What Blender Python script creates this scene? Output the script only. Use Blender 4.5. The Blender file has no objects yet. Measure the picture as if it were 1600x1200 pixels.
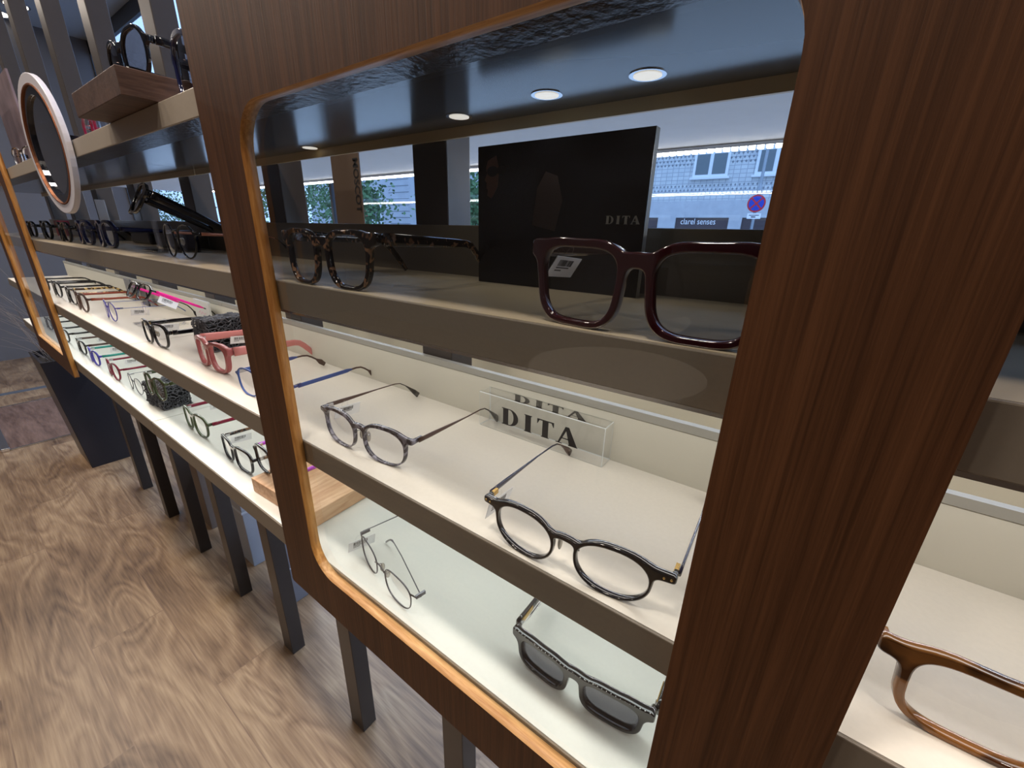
import bpy, bmesh, math, random
import numpy as np
from mathutils import Vector, Matrix
random.seed(7)
C = bpy.context.scene
S = 0.185          # one layout unit in metres
H = 7.03           # camera height above the floor in layout units

# ------------------------------------------------------------------ camera, world, lights, exposure
cam_data = bpy.data.cameras.new('camera')
cam = bpy.data.objects.new('camera', cam_data)
C.collection.objects.link(cam)
CX = (0.80951164, 0.58662857, 0.02361825)
CY = (-0.21936866, 0.26491076, 0.93898865)
CZ = (0.54458084, -0.76530335, 0.34313626)
cam.matrix_world = Matrix(((CX[0], CY[0], CZ[0], 0), (CX[1], CY[1], CZ[1], 0), (CX[2], CY[2], CZ[2], H * S), (0, 0, 0, 1)))
cam_data.sensor_width = 36
cam_data.lens = 647.4 / 1600 * 36
cam_data.clip_start = 0.01
cam_data.clip_end = 200
C.camera = cam
C.view_settings.view_transform = 'Standard'
C.view_settings.look = 'None'
C.view_settings.exposure = 0.0
C.view_settings.gamma = 1.0
C.view_settings.use_curve_mapping = False

world = bpy.data.worlds.new('daylight')
C.world = world
world.use_nodes = True
wn = world.node_tree
wn.nodes.clear()
wo = wn.nodes.new('ShaderNodeOutputWorld')
wb_ = wn.nodes.new('ShaderNodeBackground')
wb_.inputs[0].default_value = (0.34, 0.53, 0.95, 1)
wb_.inputs[1].default_value = 2.8
wn.links.new(wb_.outputs[0], wo.inputs[0])


def U(x, y, z):
    return Vector((x * S, y * S, (z + H) * S))


def area(name, loc, size, power, col, rot=(0, 0, 0), spread=math.pi):
    l = bpy.data.lights.new(name, 'AREA')
    l.shape = 'RECTANGLE'
    l.size, l.size_y = size
    l.energy = power
    l.color = col
    l.spread = spread
    o = bpy.data.objects.new(name, l)
    o.location = loc
    o.rotation_euler = rot
    C.collection.objects.link(o)
    return o


# LED lines fitted under the shelves
WARM = (1.0, 0.96, 0.91)
COOL = (0.93, 1.0, 0.97)
area('led_under_upper_shelf', U(-6.2, 1.62, -0.425), (16.6 * S, 0.03), 1.9, WARM)
area('led_under_mid_shelf', U(-6.2, 1.5, -1.345), (16.6 * S, 0.03), 1.85, COOL)
# room ceiling lamps on the customers' side
LAMPS = [(-1.5, -0.7), (-8.0, -0.8), (-14.5, -0.8), (-21, -0.8), (-28, -0.8), (-5, -9), (-16, -9), (3.2, -0.9)]
for i, (x, y) in enumerate(LAMPS):
    area('room_lamp', U(x, y, 8.88), (0.16, 0.16), (24 if i == 0 else 15) if y > -2 else 14, (1.0, 0.87, 0.75))
# daylight falling through the shop window
area('window_daylight', U(-10, 8.5, -1.5), (7.5, 2.0), 30, (0.55, 0.74, 1.0), (math.radians(-78), 0, 0))


# ------------------------------------------------------------------ materials
def srgb(r, g, b):
    f = lambda c: ((c / 255 + 0.055) / 1.055) ** 2.4 if c > 10 else c / 255 / 12.92
    return (f(r), f(g), f(b), 1)


_m = {}


def mat(name, col, rough=0.5, metal=0.0, emit=None, es=0.0, spec=0.5, coat=0.0, noise=0.0, nscale=40.0, alpha=None, trans=0.0, ior=1.45, bump=0.0):
    if name in _m:
        return _m[name]
    m = bpy.data.materials.new(name)
    m.use_nodes = True
    nt = m.node_tree
    b = nt.nodes['Principled BSDF']
    b.inputs['Base Color'].default_value = col
    b.inputs['Roughness'].default_value = rough
    b.inputs['Metallic'].default_value = metal
    b.inputs['Specular IOR Level'].default_value = spec
    b.inputs['Coat Weight'].default_value = coat
    b.inputs['Transmission Weight'].default_value = trans
    b.inputs['IOR'].default_value = ior
    if emit:
        b.inputs['Emission Color'].default_value = emit
        b.inputs['Emission Strength'].default_value = es
    if noise or bump:
        tc = nt.nodes.new('ShaderNodeTexCoord')
        n = nt.nodes.new('ShaderNodeTexNoise')
        n.inputs['Scale'].default_value = nscale
        n.inputs['Detail'].default_value = 4
        nt.links.new(tc.outputs['Object'], n.inputs['Vector'])
        if noise:
            r = nt.nodes.new('ShaderNodeValToRGB')
            r.color_ramp.elements[0].position = 0.3
            r.color_ramp.elements[1].position = 0.7
            r.color_ramp.elements[0].color = [c * (1 - noise) for c in col[:3]] + [1]
            r.color_ramp.elements[1].color = [min(1, c * (1 + noise)) for c in col[:3]] + [1]
            nt.links.new(n.outputs['Fac'], r.inputs[0])
            nt.links.new(r.outputs[0], b.inputs['Base Color'])
        if bump:
            bp = nt.nodes.new('ShaderNodeBump')
            bp.inputs['Strength'].default_value = bump
            bp.inputs['Distance'].default_value = 0.002
            nt.links.new(n.outputs['Fac'], bp.inputs['Height'])
            nt.links.new(bp.outputs[0], b.inputs['Normal'])
    _m[name] = m
    return m


def wood(name, c1, c2, scale, rough=0.4, spec=0.4, ring=0.0):
    """streaked grain, stretched by `scale` in object space"""
    if name in _m:
        return _m[name]
    m = bpy.data.materials.new(name)
    m.use_nodes = True
    nt = m.node_tree
    b = nt.nodes['Principled BSDF']
    b.inputs['Roughness'].default_value = rough
    b.inputs['Specular IOR Level'].default_value = spec
    tc = nt.nodes.new('ShaderNodeTexCoord')
    mp = nt.nodes.new('ShaderNodeMapping')
    mp.inputs['Scale'].default_value = scale
    nt.links.new(tc.outputs['Object'], mp.inputs[0])
    n1 = nt.nodes.new('ShaderNodeTexNoise')
    n1.inputs['Scale'].default_value = 1.0
    n1.inputs['Detail'].default_value = 6
    n1.inputs['Roughness'].default_value = 0.65
    n1.inputs['Distortion'].default_value = ring
    nt.links.new(mp.outputs[0], n1.inputs['Vector'])
    mp2 = nt.nodes.new('ShaderNodeMapping')
    mp2.inputs['Scale'].default_value = [s * 0.22 for s in scale]
    nt.links.new(tc.outputs['Object'], mp2.inputs[0])
    n2 = nt.nodes.new('ShaderNodeTexNoise')
    n2.inputs['Scale'].default_value = 1.0
    n2.inputs['Detail'].default_value = 3
    nt.links.new(mp2.outputs[0], n2.inputs['Vector'])
    mx = nt.nodes.new('ShaderNodeMath')
    mx.operation = 'MULTIPLY_ADD'
    mx.inputs[1].default_value = 0.6
    nt.links.new(n1.outputs['Fac'], mx.inputs[0])
    ml = nt.nodes.new('ShaderNodeMath')
    ml.operation = 'MULTIPLY'
    ml.inputs[1].default_value = 0.4
    nt.links.new(n2.outputs['Fac'], ml.inputs[0])
    nt.links.new(ml.outputs[0], mx.inputs[2])
    r = nt.nodes.new('ShaderNodeValToRGB')
    r.color_ramp.elements[0].position = 0.38
    r.color_ramp.elements[1].position = 0.62
    r.color_ramp.elements[0].color = c1
    r.color_ramp.elements[1].color = c2
    nt.links.new(mx.outputs[0], r.inputs[0])
    nt.links.new(r.outputs[0], b.inputs['Base Color'])
    bp = nt.nodes.new('ShaderNodeBump')
    bp.inputs['Strength'].default_value = 0.25
    bp.inputs['Distance'].default_value = 0.0008
    nt.links.new(n1.outputs['Fac'], bp.inputs['Height'])
    nt.links.new(bp.outputs[0], b.inputs['Normal'])
    _m[name] = m
    return m


def glassy(name, tint=(1, 1, 1, 1), refl=1.0, rough=0.0, fac=None):
    """thin sheet: clear with mirror-like reflection growing at grazing angles"""
    if name in _m:
        return _m[name]
    m = bpy.data.materials.new(name)
    m.use_nodes = True
    nt = m.node_tree
    nt.nodes.clear()
    o = nt.nodes.new('ShaderNodeOutputMaterial')
    t = nt.nodes.new('ShaderNodeBsdfTransparent')
    t.inputs[0].default_value = tint
    g = nt.nodes.new('ShaderNodeBsdfGlossy')
    g.inputs['Roughness'].default_value = rough
    g.inputs['Color'].default_value = (refl, refl, refl, 1)
    lw = nt.nodes.new('ShaderNodeLayerWeight')
    lw.inputs[0].default_value = 0.5
    pw = nt.nodes.new('ShaderNodeMath'); pw.operation = 'POWER'; pw.inputs[1].default_value = 5
    nt.links.new(lw.outputs['Facing'], pw.inputs[0])
    f = nt.nodes.new('ShaderNodeMath'); f.operation = 'MULTIPLY_ADD'; f.inputs[1].default_value = 0.94; f.inputs[2].default_value = 0.045
    nt.links.new(pw.outputs[0], f.inputs[0])
    mix = nt.nodes.new('ShaderNodeMixShader')
    nt.links.new(f.outputs[0], mix.inputs[0])
    nt.links.new(t.outputs[0], mix.inputs[1])
    nt.links.new(g.outputs[0], mix.inputs[2])
    nt.links.new(mix.outputs[0], o.inputs[0])
    _m[name] = m
    return m


def tortoise(name, c1, c2, scale=130, thr=0.5):
    if name in _m:
        return _m[name]
    m = mat(name, c1, 0.12, coat=0.3)
    nt = m.node_tree
    b = nt.nodes['Principled BSDF']
    tc = nt.nodes.new('ShaderNodeTexCoord')
    n = nt.nodes.new('ShaderNodeTexNoise')
    n.inputs['Scale'].default_value = scale
    n.inputs['Detail'].default_value = 1
    n.inputs['Distortion'].default_value = 0.6
    nt.links.new(tc.outputs['Object'], n.inputs['Vector'])
    r = nt.nodes.new('ShaderNodeValToRGB')
    r.color_ramp.elements[0].position = thr
    r.color_ramp.elements[1].position = thr + 0.1
    r.color_ramp.elements[0].color = c1
    r.color_ramp.elements[1].color = c2
    nt.links.new(n.outputs['Fac'], r.inputs[0])
    nt.links.new(r.outputs[0], b.inputs['Base Color'])
    return m


M_WALNUT = wood('walnut_veneer', srgb(60, 36, 20), srgb(88, 56, 34), (620, 620, 10), 0.5, 0.22)
M_OAKEDGE = wood('oak_edge', srgb(150, 98, 46), srgb(200, 148, 84), (300, 300, 22), 0.42)
M_OAKEDGE_H = wood('oak_edge_level', srgb(160, 112, 66), srgb(212, 168, 116), (22, 300, 300), 0.42)
M_BLOCKWOOD = wood('block_oak', srgb(186, 140, 104), srgb(222, 184, 148), (120, 18, 120), 0.5, ring=0.6)
M_DARKBLOCK = wood('dark_block', srgb(66, 46, 38), srgb(98, 74, 64), (260, 30, 260), 0.5)
M_SHELFTOP = mat('shelf_laminate', srgb(222, 216, 205), 0.32, noise=0.02, nscale=300)
M_LOWTOP = mat('shelf_laminate_low', srgb(224, 224, 218), 0.3, noise=0.015, nscale=300)
M_FASCIA = mat('shelf_edge_taupe', srgb(118, 109, 97), 0.4, noise=0.03, nscale=400)
M_BEIGE = mat('shelf_beige', srgb(180, 166, 142), 0.25)
M_CEIL = mat('shelf_underside_gloss', srgb(78, 80, 84), 0.17, spec=0.6)
M_CREAM = mat('cream_panel', srgb(212, 208, 194), 0.4)
M_OLIVE_UNLIT = mat('olive_panel_unlit', srgb(96, 88, 76), 0.35)  # dark tone holds the unlit look of the upper back panel
M_POST = mat('post_grey_lacquer', srgb(58, 52, 49), 0.35, noise=0.04, nscale=60)
M_ALU = mat('aluminium', srgb(200, 202, 206), 0.25, 1.0)
M_CHROME = mat('chrome', srgb(225, 225, 228), 0.08, 1.0)
M_WHITE = mat('white_card', srgb(238, 238, 240), 0.5)
M_BLACKINK = mat('black_ink', srgb(22, 22, 26), 0.5)
M_SATIN = mat('satin_clear_rail', srgb(168, 166, 158), 0.45, 0.2)
M_GOLD = mat('gold_metal', srgb(212, 176, 110), 0.25, 1.0)
M_SILVER = mat('silver_metal', srgb(190, 190, 195), 0.22, 1.0)
M_GUN = mat('gunmetal', srgb(92, 92, 98), 0.3, 0.9)

M_CLEARTHIN = glassy('clear_sheet')
M_ACRYL = glassy('clear_acrylic', (0.98, 0.985, 0.99, 1))
M_PANE = glassy('pane_glass', (0.93, 0.95, 0.95, 1), 1.0)
M_LENS = glassy('demo_lens', (0.97, 0.97, 0.98, 1))
M_SUNLENS = glassy('grey_sun_lens', (0.18, 0.18, 0.21, 1))
M_BROWNLENS = glassy('dark_brown_lens', (0.14, 0.11, 0.10, 1))
M_PAD = mat('silicone_pad', srgb(205, 200, 190), 0.2, trans=0.5)
M_BLACK = mat('black_acetate', srgb(16, 16, 22), 0.12, coat=0.5)
M_NAVY = mat('navy_acetate', srgb(24, 28, 62), 0.14, coat=0.5)
M_RED = mat('deep_red_acetate', srgb(46, 6, 12), 0.1, coat=0.5, trans=0.15)
M_PINK = mat('dusty_pink_acetate', srgb(206, 128, 124), 0.35)
M_HOTPINK = mat('hot_pink_acetate', srgb(240, 40, 150), 0.25)
M_BURG = mat('burgundy_acetate', srgb(118, 22, 48), 0.2)
M_TEAL = mat('teal_acetate', srgb(40, 140, 130), 0.25)
M_BLUE = mat('blue_metal', srgb(58, 84, 150), 0.35, 0.3)
M_BROWNTIP = mat('brown_tip', srgb(76, 54, 48), 0.3)
M_ROSE = mat('rose_metal', srgb(200, 138, 116), 0.3, 0.6)
M_PURPLE = mat('purple_acetate', srgb(176, 74, 190), 0.25)
M_INDIGO = mat('indigo_acetate', srgb(72, 66, 170), 0.25)
M_OLIVEGREEN = mat('olive_green_acetate', srgb(60, 70, 40), 0.15, coat=0.4)
M_GREYCRYST = tortoise('smoke_crystal', srgb(64, 62, 72), srgb(128, 126, 140), 160)
M_TORT = tortoise('dark_tortoise', srgb(24, 17, 16), srgb(118, 88, 66), 170, 0.56)
M_HONEY = tortoise('honey_tortoise', srgb(60, 38, 24), srgb(214, 180, 110), 120, 0.46)
M_HORN = tortoise('brown_horn', srgb(74, 42, 18), srgb(140, 92, 44), 60, 0.42)
M_REDBROWN = mat('red_brown_acetate', srgb(140, 66, 48), 0.25)


# ------------------------------------------------------------------ mesh helpers
class MB:
    def __init__(s):
        s.v, s.f, s.m, s.sm = [], [], [], []

    def add(s, vs, fs, mi=0, smooth=False):
        k = len(s.v)
        s.v += [tuple(v) for v in vs]
        for f in fs:
            s.f.append(tuple(i + k for i in f))
            s.m.append(mi)
            s.sm.append(smooth)
        return s

    def box(s, a, b, mi=0):
        x0, y0, z0 = a
        x1, y1, z1 = b
        x0, x1 = sorted((x0, x1)); y0, y1 = sorted((y0, y1)); z0, z1 = sorted((z0, z1))
        vs = [(x0, y0, z0), (x1, y0, z0), (x1, y1, z0), (x0, y1, z0), (x0, y0, z1), (x1, y0, z1), (x1, y1, z1), (x0, y1, z1)]
        return s.add(vs, [(0, 3, 2, 1), (4, 5, 6, 7), (0, 1, 5, 4), (1, 2, 6, 5), (2, 3, 7, 6), (3, 0, 4, 7)], mi)

    def ubox(s, a, b, mi=0):
        return s.box(U(*a), U(*b), mi)

    def sweep(s, pts, secs, up=Vector((0, 0, 1)), mi=0, nseg=8, closed=False, power=3.0):
        """rounded section (w along side, h along up) swept along pts"""
        n = len(pts)
        pts = [Vector(p) for p in pts]
        vs = []
        for i, p in enumerate(pts):
            if closed:
                t = pts[(i + 1) % n] - pts[i - 1]
            else:
                t = pts[min(i + 1, n - 1)] - pts[max(i - 1, 0)]
            t.normalize()
            sd = t.cross(up)
            if sd.length < 1e-4:
                sd = t.cross(Vector((0, 1, 0)))
            sd.normalize()
            u = sd.cross(t).normalized()
            w, h = secs[i] if isinstance(secs, list) else secs
            for k in range(nseg):
                a = 2 * math.pi * (k + 0.5) / nseg
                c, q = math.cos(a), math.sin(a)
                e = 2 / power
                vs.append(p + sd * (0.5 * w * math.copysign(abs(c) ** e, c)) + u * (0.5 * h * math.copysign(abs(q) ** e, q)))
        fs = []
        for i in range(n if closed else n - 1):
            j = (i + 1) % n
            for k in range(nseg):
                l = (k + 1) % nseg
                fs.append((i * nseg + k, i * nseg + l, j * nseg + l, j * nseg + k))
        if not closed:
            fs.append(tuple(range(nseg))[::-1])
            fs.append(tuple((n - 1) * nseg + k for k in range(nseg)))
        return s.add(vs, fs, mi, True)

    def cyl(s, p0, p1, r0, r1=None, n=16, mi=0):
        r1 = r0 if r1 is None else r1
        p0, p1 = Vector(p0), Vector(p1)
        t = (p1 - p0).normalized()
        sd = t.orthogonal().normalized()
        u = t.cross(sd)
        vs = []
        for p, r in ((p0, r0), (p1, r1)):
            for k in range(n):
                a = 2 * math.pi * k / n
                vs.append(p + sd * r * math.cos(a) + u * r * math.sin(a))
        fs = [(k, (k + 1) % n, n + (k + 1) % n, n + k) for k in range(n)]
        fs += [tuple(range(n))[::-1], tuple(range(n, 2 * n))]
        return s.add(vs, fs, mi, False)

    def ellipsoid(s, c, r, n=10, mi=0):
        vs, fs = [], []
        for i in range(n + 1):
            th = math.pi * i / n
            for k in range(n):
                ph = 2 * math.pi * k / n
                vs.append((c[0] + r[0] * math.sin(th) * math.cos(ph), c[1] + r[1] * math.sin(th) * math.sin(ph), c[2] + r[2] * math.cos(th)))
        for i in range(n):
            for k in range(n):
                l = (k + 1) % n
                fs.append((i * n + k, (i + 1) * n + k, (i + 1) * n + l, i * n + l))
        return s.add(vs, fs, mi, True)

    def build(s, name, mats, parent=None, bevel=0.0):
        me = bpy.data.meshes.new(name)
        me.from_pydata(s.v, [], s.f)
        for m in (mats if isinstance(mats, (list, tuple)) else [mats]):
            me.materials.append(m)
        me.polygons.foreach_set('material_index', s.m)
        me.polygons.foreach_set('use_smooth', s.sm)
        me.update()
        o = bpy.data.objects.new(name, me)
        C.collection.objects.link(o)
        if parent:
            o.parent = parent
        if bevel:
            b = o.modifiers.new('bevel', 'BEVEL')
            b.width = bevel
            b.segments = 2
            b.limit_method = 'ANGLE'
        return o


def tag(o, label=None, cat=None, group=None, kind=None):
    if label: o['label'] = label
    if cat: o['category'] = cat
    if group: o['group'] = group
    if kind: o['kind'] = kind
    return o


def empty(name, loc, rot=(0, 0, 0)):
    o = bpy.data.objects.new(name, None)
    o.location = loc
    o.rotation_euler = rot
    o.empty_display_size = 0.02
    C.collection.objects.link(o)
    return o


def text(body, name, mat_, parent, loc, rot, height, width=None, depth=0.0003, bold=0.0):
    """lettering as a real mesh; loc = centre of the word"""
    cu = bpy.data.curves.new(name, 'FONT')
    cu.body = body
    cu.size = 1.0
    cu.extrude = 0.0
    cu.offset = bold
    cu.align_x = 'CENTER'
    cu.align_y = 'CENTER'
    o = bpy.data.objects.new('tmp', cu)
    C.collection.objects.link(o)
    bpy.context.view_layer.update()
    me = bpy.data.meshes.new_from_object(o.evaluated_get(bpy.context.evaluated_depsgraph_get()))
    bpy.data.objects.remove(o)
    xs = [v.co.x for v in me.vertices]; ys = [v.co.y for v in me.vertices]
    w, h = max(xs) - min(xs), max(ys) - min(ys)
    cx, cy = (max(xs) + min(xs)) / 2, (max(ys) + min(ys)) / 2
    sy = height / h
    sx = (width / w) if width else sy
    for v in me.vertices:
        v.co = Vector(((v.co.x - cx) * sx, (v.co.y - cy) * sy, 0))
    me.materials.clear()
    me.materials.append(mat_)
    r = bpy.data.objects.new(name, me)
    C.collection.objects.link(r)
    r.location = loc
    r.rotation_euler = rot
    if parent:
        r.parent = parent
    return r


STAND = (math.pi / 2, 0, 0)   # text facing -Y


def serif_dita(name, m, parent, loc, width, height, rot=STAND):
    """D I T A in heavy bracketed roman capitals, built from strokes in one mesh"""
    b = MB()

    def poly(pts):
        b.add([(x, z, 0) for x, z in pts], [tuple(range(len(pts)))])

    def quad(x0, z0, x1, z1):
        poly([(x0, z0), (x1, z0), (x1, z1), (x0, z1)])
    # D
    quad(0, 0, 0.42, 0.05); quad(0, 0.95, 0.42, 1.0); quad(0.07, 0.05, 0.37, 0.95)
    N = 18
    po = [(0.42 + 0.5 * math.sin(math.pi * i / N), 0.5 - 0.5 * math.cos(math.pi * i / N)) for i in range(N + 1)]
    pi_ = [(0.42 + 0.24 * math.sin(math.pi * i / N), 0.5 - 0.45 * math.cos(math.pi * i / N)) for i in range(N + 1)]
    for i in range(N):
        poly([pi_[i], po[i], po[i + 1], pi_[i + 1]])
    # I
    x = 1.25
    quad(x, 0, x + 0.4, 0.05); quad(x, 0.95, x + 0.4, 1.0); quad(x + 0.05, 0.05, x + 0.35, 0.95)
    # T
    x = 1.92
    quad(x + 0.22, 0, x + 0.62, 0.05); quad(x + 0.27, 0.05, x + 0.57, 0.93); quad(x, 0.93, x + 0.84, 1.0)
    poly([(x, 0.93), (x, 0.72), (x + 0.03, 0.72), (x + 0.12, 0.93)])
    poly([(x + 0.84, 0.93), (x + 0.72, 0.93), (x + 0.81, 0.72), (x + 0.84, 0.72)])
    # A
    x = 2.92
    quad(x - 0.04, 0, x + 0.26, 0.05); quad(x + 0.56, 0, x + 1.0, 0.05)
    poly([(x + 0.06, 0.05), (x + 0.15, 0.05), (x + 0.45, 0.80), (x + 0.39, 1.0)])
    poly([(x + 0.60, 0.05), (x + 0.97, 0.05), (x + 0.56, 1.0), (x + 0.38, 1.0)])
    poly([(x + 0.2, 0.30), (x + 0.66, 0.30), (x + 0.64, 0.36), (x + 0.22, 0.36)])
    W = 3.92
    for i, v in enumerate(b.v):
        b.v[i] = ((v[0] / W - 0.5) * width, (v[1] - 0.5) * height, 0)
    o = b.build(name, m, parent)
    o.location = loc
    o.rotation_euler = rot
    return o


# ------------------------------------------------------------------ the setting
def struct(o):
    o['kind'] = 'structure'
    return o


# floor: wide planks running along the shelves
mf = bpy.data.materials.new('floor_planks')
mf.use_nodes = True
nt = mf.node_tree
bs = nt.nodes['Principled BSDF']
bs.inputs['Roughness'].default_value = 0.36
tc = nt.nodes.new('ShaderNodeTexCoord')
bk = nt.nodes.new('ShaderNodeTexBrick')
bk.inputs['Scale'].default_value = 1.0
bk.inputs['Brick Width'].default_value = 1.2
bk.inputs['Row Height'].default_value = 0.19
bk.inputs['Mortar Size'].default_value = 0.0016
bk.inputs['Mortar Smooth'].default_value = 0.3
bk.inputs['Color1'].default_value = (0.0, 0.0, 0.0, 1)
bk.inputs['Color2'].default_value = (1, 1, 1, 1)
bk.inputs['Mortar'].default_value = (0.5, 0.5, 0.5, 1)
bk.offset = 0.37
nt.links.new(tc.outputs['Object'], bk.inputs['Vector'])
# shift the grain from plank to plank
sc_ = nt.nodes.new('ShaderNodeVectorMath'); sc_.operation = 'MULTIPLY'
sc_.inputs[1].default_value = (17.3, 13.1, 15.0)
nt.links.new(bk.outputs['Color'], sc_.inputs[0])
ad = nt.nodes.new('ShaderNodeVectorMath'); ad.operation = 'ADD'
nt.links.new(tc.outputs['Object'], ad.inputs[0]); nt.links.new(sc_.outputs[0], ad.inputs[1])
mp = nt.nodes.new('ShaderNodeMapping'); mp.inputs['Scale'].default_value = (1.7, 7.0, 1)
nt.links.new(ad.outputs[0], mp.inputs[0])
nz = nt.nodes.new('ShaderNodeTexNoise'); nz.inputs['Scale'].default_value = 1.0; nz.inputs['Detail'].default_value = 1.5; nz.inputs['Distortion'].default_value = 0.5
nt.links.new(mp.outputs[0], nz.inputs['Vector'])
rg = nt.nodes.new('ShaderNodeMath'); rg.operation = 'MULTIPLY'; rg.inputs[1].default_value = 17
nt.links.new(nz.outputs['Fac'], rg.inputs[0])
fr = nt.nodes.new('ShaderNodeMath'); fr.operation = 'PINGPONG'; fr.inputs[1].default_value = 1.0
nt.links.new(rg.outputs[0], fr.inputs[0])
mp2 = nt.nodes.new('ShaderNodeMapping'); mp2.inputs['Scale'].default_value = (9, 190, 1)
nt.links.new(ad.outputs[0], mp2.inputs[0])
n2 = nt.nodes.new('ShaderNodeTexNoise'); n2.inputs['Scale'].default_value = 1.0; n2.inputs['Detail'].default_value = 5
nt.links.new(mp2.outputs[0], n2.inputs['Vector'])
mp3 = nt.nodes.new('ShaderNodeMapping'); mp3.inputs['Scale'].default_value = (2.2, 5.0, 1)
nt.links.new(ad.outputs[0], mp3.inputs[0])
n3 = nt.nodes.new('ShaderNodeTexNoise'); n3.inputs['Scale'].default_value = 1.0; n3.inputs['Detail'].default_value = 3
nt.links.new(mp3.outputs[0], n3.inputs['Vector'])


def mth(op, a, b_):
    n = nt.nodes.new('ShaderNodeMath'); n.operation = op
    for i, q in enumerate((a, b_)):
        if isinstance(q, (int, float)):
            n.inputs[i].default_value = q
        else:
            nt.links.new(q, n.inputs[i])
    return n.outputs[0]


g = mth('ADD', mth('MULTIPLY', fr.outputs[0], 0.12), mth('ADD', mth('MULTIPLY', n2.outputs['Fac'], 0.34), mth('MULTIPLY', n3.outputs['Fac'], 0.58)))
rp = nt.nodes.new('ShaderNodeValToRGB')
rp.color_ramp.elements[0].position = 0.34; rp.color_ramp.elements[0].color = srgb(80, 60, 45)
rp.color_ramp.elements[1].position = 0.70; rp.color_ramp.elements[1].color = srgb(164, 140, 110)
e_ = rp.color_ramp.elements.new(0.52); e_.color = srgb(128, 104, 80)
nt.links.new(g, rp.inputs[0])
mm = nt.nodes.new('ShaderNodeMix'); mm.data_type = 'RGBA'
mm.inputs[7].default_value = srgb(112, 88, 72)
nt.links.new(mth('MULTIPLY', bk.outputs['Fac'], 0.6), mm.inputs[0])
nt.links.new(rp.outputs[0], mm.inputs[6])
nt.links.new(mm.outputs[2], bs.inputs['Base Color'])
bp = nt.nodes.new('ShaderNodeBump'); bp.inputs['Strength'].default_value = 0.15; bp.inputs['Distance'].default_value = 0.001
nt.links.new(n2.outputs['Fac'], bp.inputs['Height']); nt.links.new(bp.outputs[0], bs.inputs['Normal'])
b = MB(); b.ubox((-34.2, -20, -H - 0.3), (8, 8.6, -H)); struct(b.build('floor', mf))

M_WALL = mat('grey_wall_paint', srgb(96, 94, 96), 0.6, noise=0.03, nscale=5)
M_ROOMCEIL = mat('ceiling_paint', srgb(160, 168, 176), 0.6)
M_BACK = mat('back_wall_paint', srgb(110, 100, 92), 0.6)
b = MB(); b.ubox((-34.2, -20, 9), (8, 8.6, 9.5)); struct(b.build('ceiling', M_ROOMCEIL))
b = MB(); b.ubox((-34.7, -20, -H), (-34.1, 8.6, 9)); struct(b.build('wall_left', M_WALL))
b = MB(); b.ubox((8, -20, -H), (8.5, 8.6, 9)); struct(b.build('wall_right', M_WALL))
b = MB(); b.ubox((-34.2, -20.5, -H), (8, -20, 9)); struct(b.build('wall_behind', M_BACK))

# shop window: frame with mullions and panes
M_WFRAME = mat('window_frame_grey', srgb(60, 64, 70), 0.4, 0.3)
M_SOFFIT = mat('window_soffit_white', srgb(196, 200, 210), 0.5, noise=0.02, nscale=30)
panes = [(-34.1, -24.2), (-24.0, -13.2), (-13.0, 8.0)]
for i, (x0, x1) in enumerate(panes):
    b = MB()
    t = 0.1
    b.ubox((x0, 8.35, -H), (x0 + t, 8.5, 8.99)); b.ubox((x1 - t, 8.35, -H), (x1, 8.5, 8.99))
    b.ubox((x0, 8.35, -H), (x1, 8.5, -H + 0.35)); b.ubox((x0, 8.35, 8.4), (x1, 8.5, 8.99))
    w = struct(b.build('window_%d' % (i + 1), M_WFRAME))
    b = MB(); b.ubox((x0 + t, 8.41, -H + 0.35), (x1 - t, 8.43, 8.4)); b.build('window_pane', M_PANE, w)

# white soffit box of the shop window with its LED line
b = MB(); b.ubox((-17.6, 3.35, 1.005), (7.9, 5.95, 1.10)); struct(b.build('trim_1', M_SOFFIT))
o = empty('led_strip_light', U(-5, 5.75, 1.0))
tag(o, 'bright dotted white LED line along the front edge of the window soffit', 'light strip')
b = MB(); b.ubox((-17.6 + 5, 0, -0.035), (12.8, 0.16, 0.0))
b.v = [(x, y, z - H * S) for x, y, z in b.v]
b.build('channel', M_ALU, o)
M_LED = mat('led_emitter', (1, 1, 1, 1), 0.5, emit=(1, 0.97, 0.92, 1), es=9)
b = MB()
for i in range(290):
    x = -17.4 + i * 0.087 + 5
    b.box((x * S, 0.012 * S, -0.062 * S), ((x + 0.055) * S, 0.10 * S, -0.036 * S))
tag(b.build('diode_row', M_LED, o), kind='stuff')
ar = area('soffit_led_light', U(-5, 5.80, 0.92), (25 * S, 0.02), 17, (1, 0.97, 0.93))

# ------------------------------------------------------------------ the vertical posts that carry the shelves
YB = 2.03          # back of the shelves
YP = 2.05          # front face of the posts
for k in range(1, 8):
    xr = -2.01 * k + (0.02 if k else 0.0)
    b = MB(); b.ubox((xr - 0.30, YP, -H), (xr, YP + 0.22, 8.95))
    o = b.build('shelf_post', M_POST, bevel=0.0015)
    names = ['hidden behind the right upright of the near wooden frame', 'rising behind the near wooden frame, just left of the black advertising panel',
             'rising behind the left upright of the near wooden frame', 'first one left of the near wooden frame', 'second one left of the near wooden frame',
             'third one left of the near wooden frame', 'fourth one left of the near wooden frame', 'standing farthest left, beside the black planter']
    tag(o, 'dark grey post ' + names[k], 'post', 'grey posts carrying the display shelves')


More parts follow.
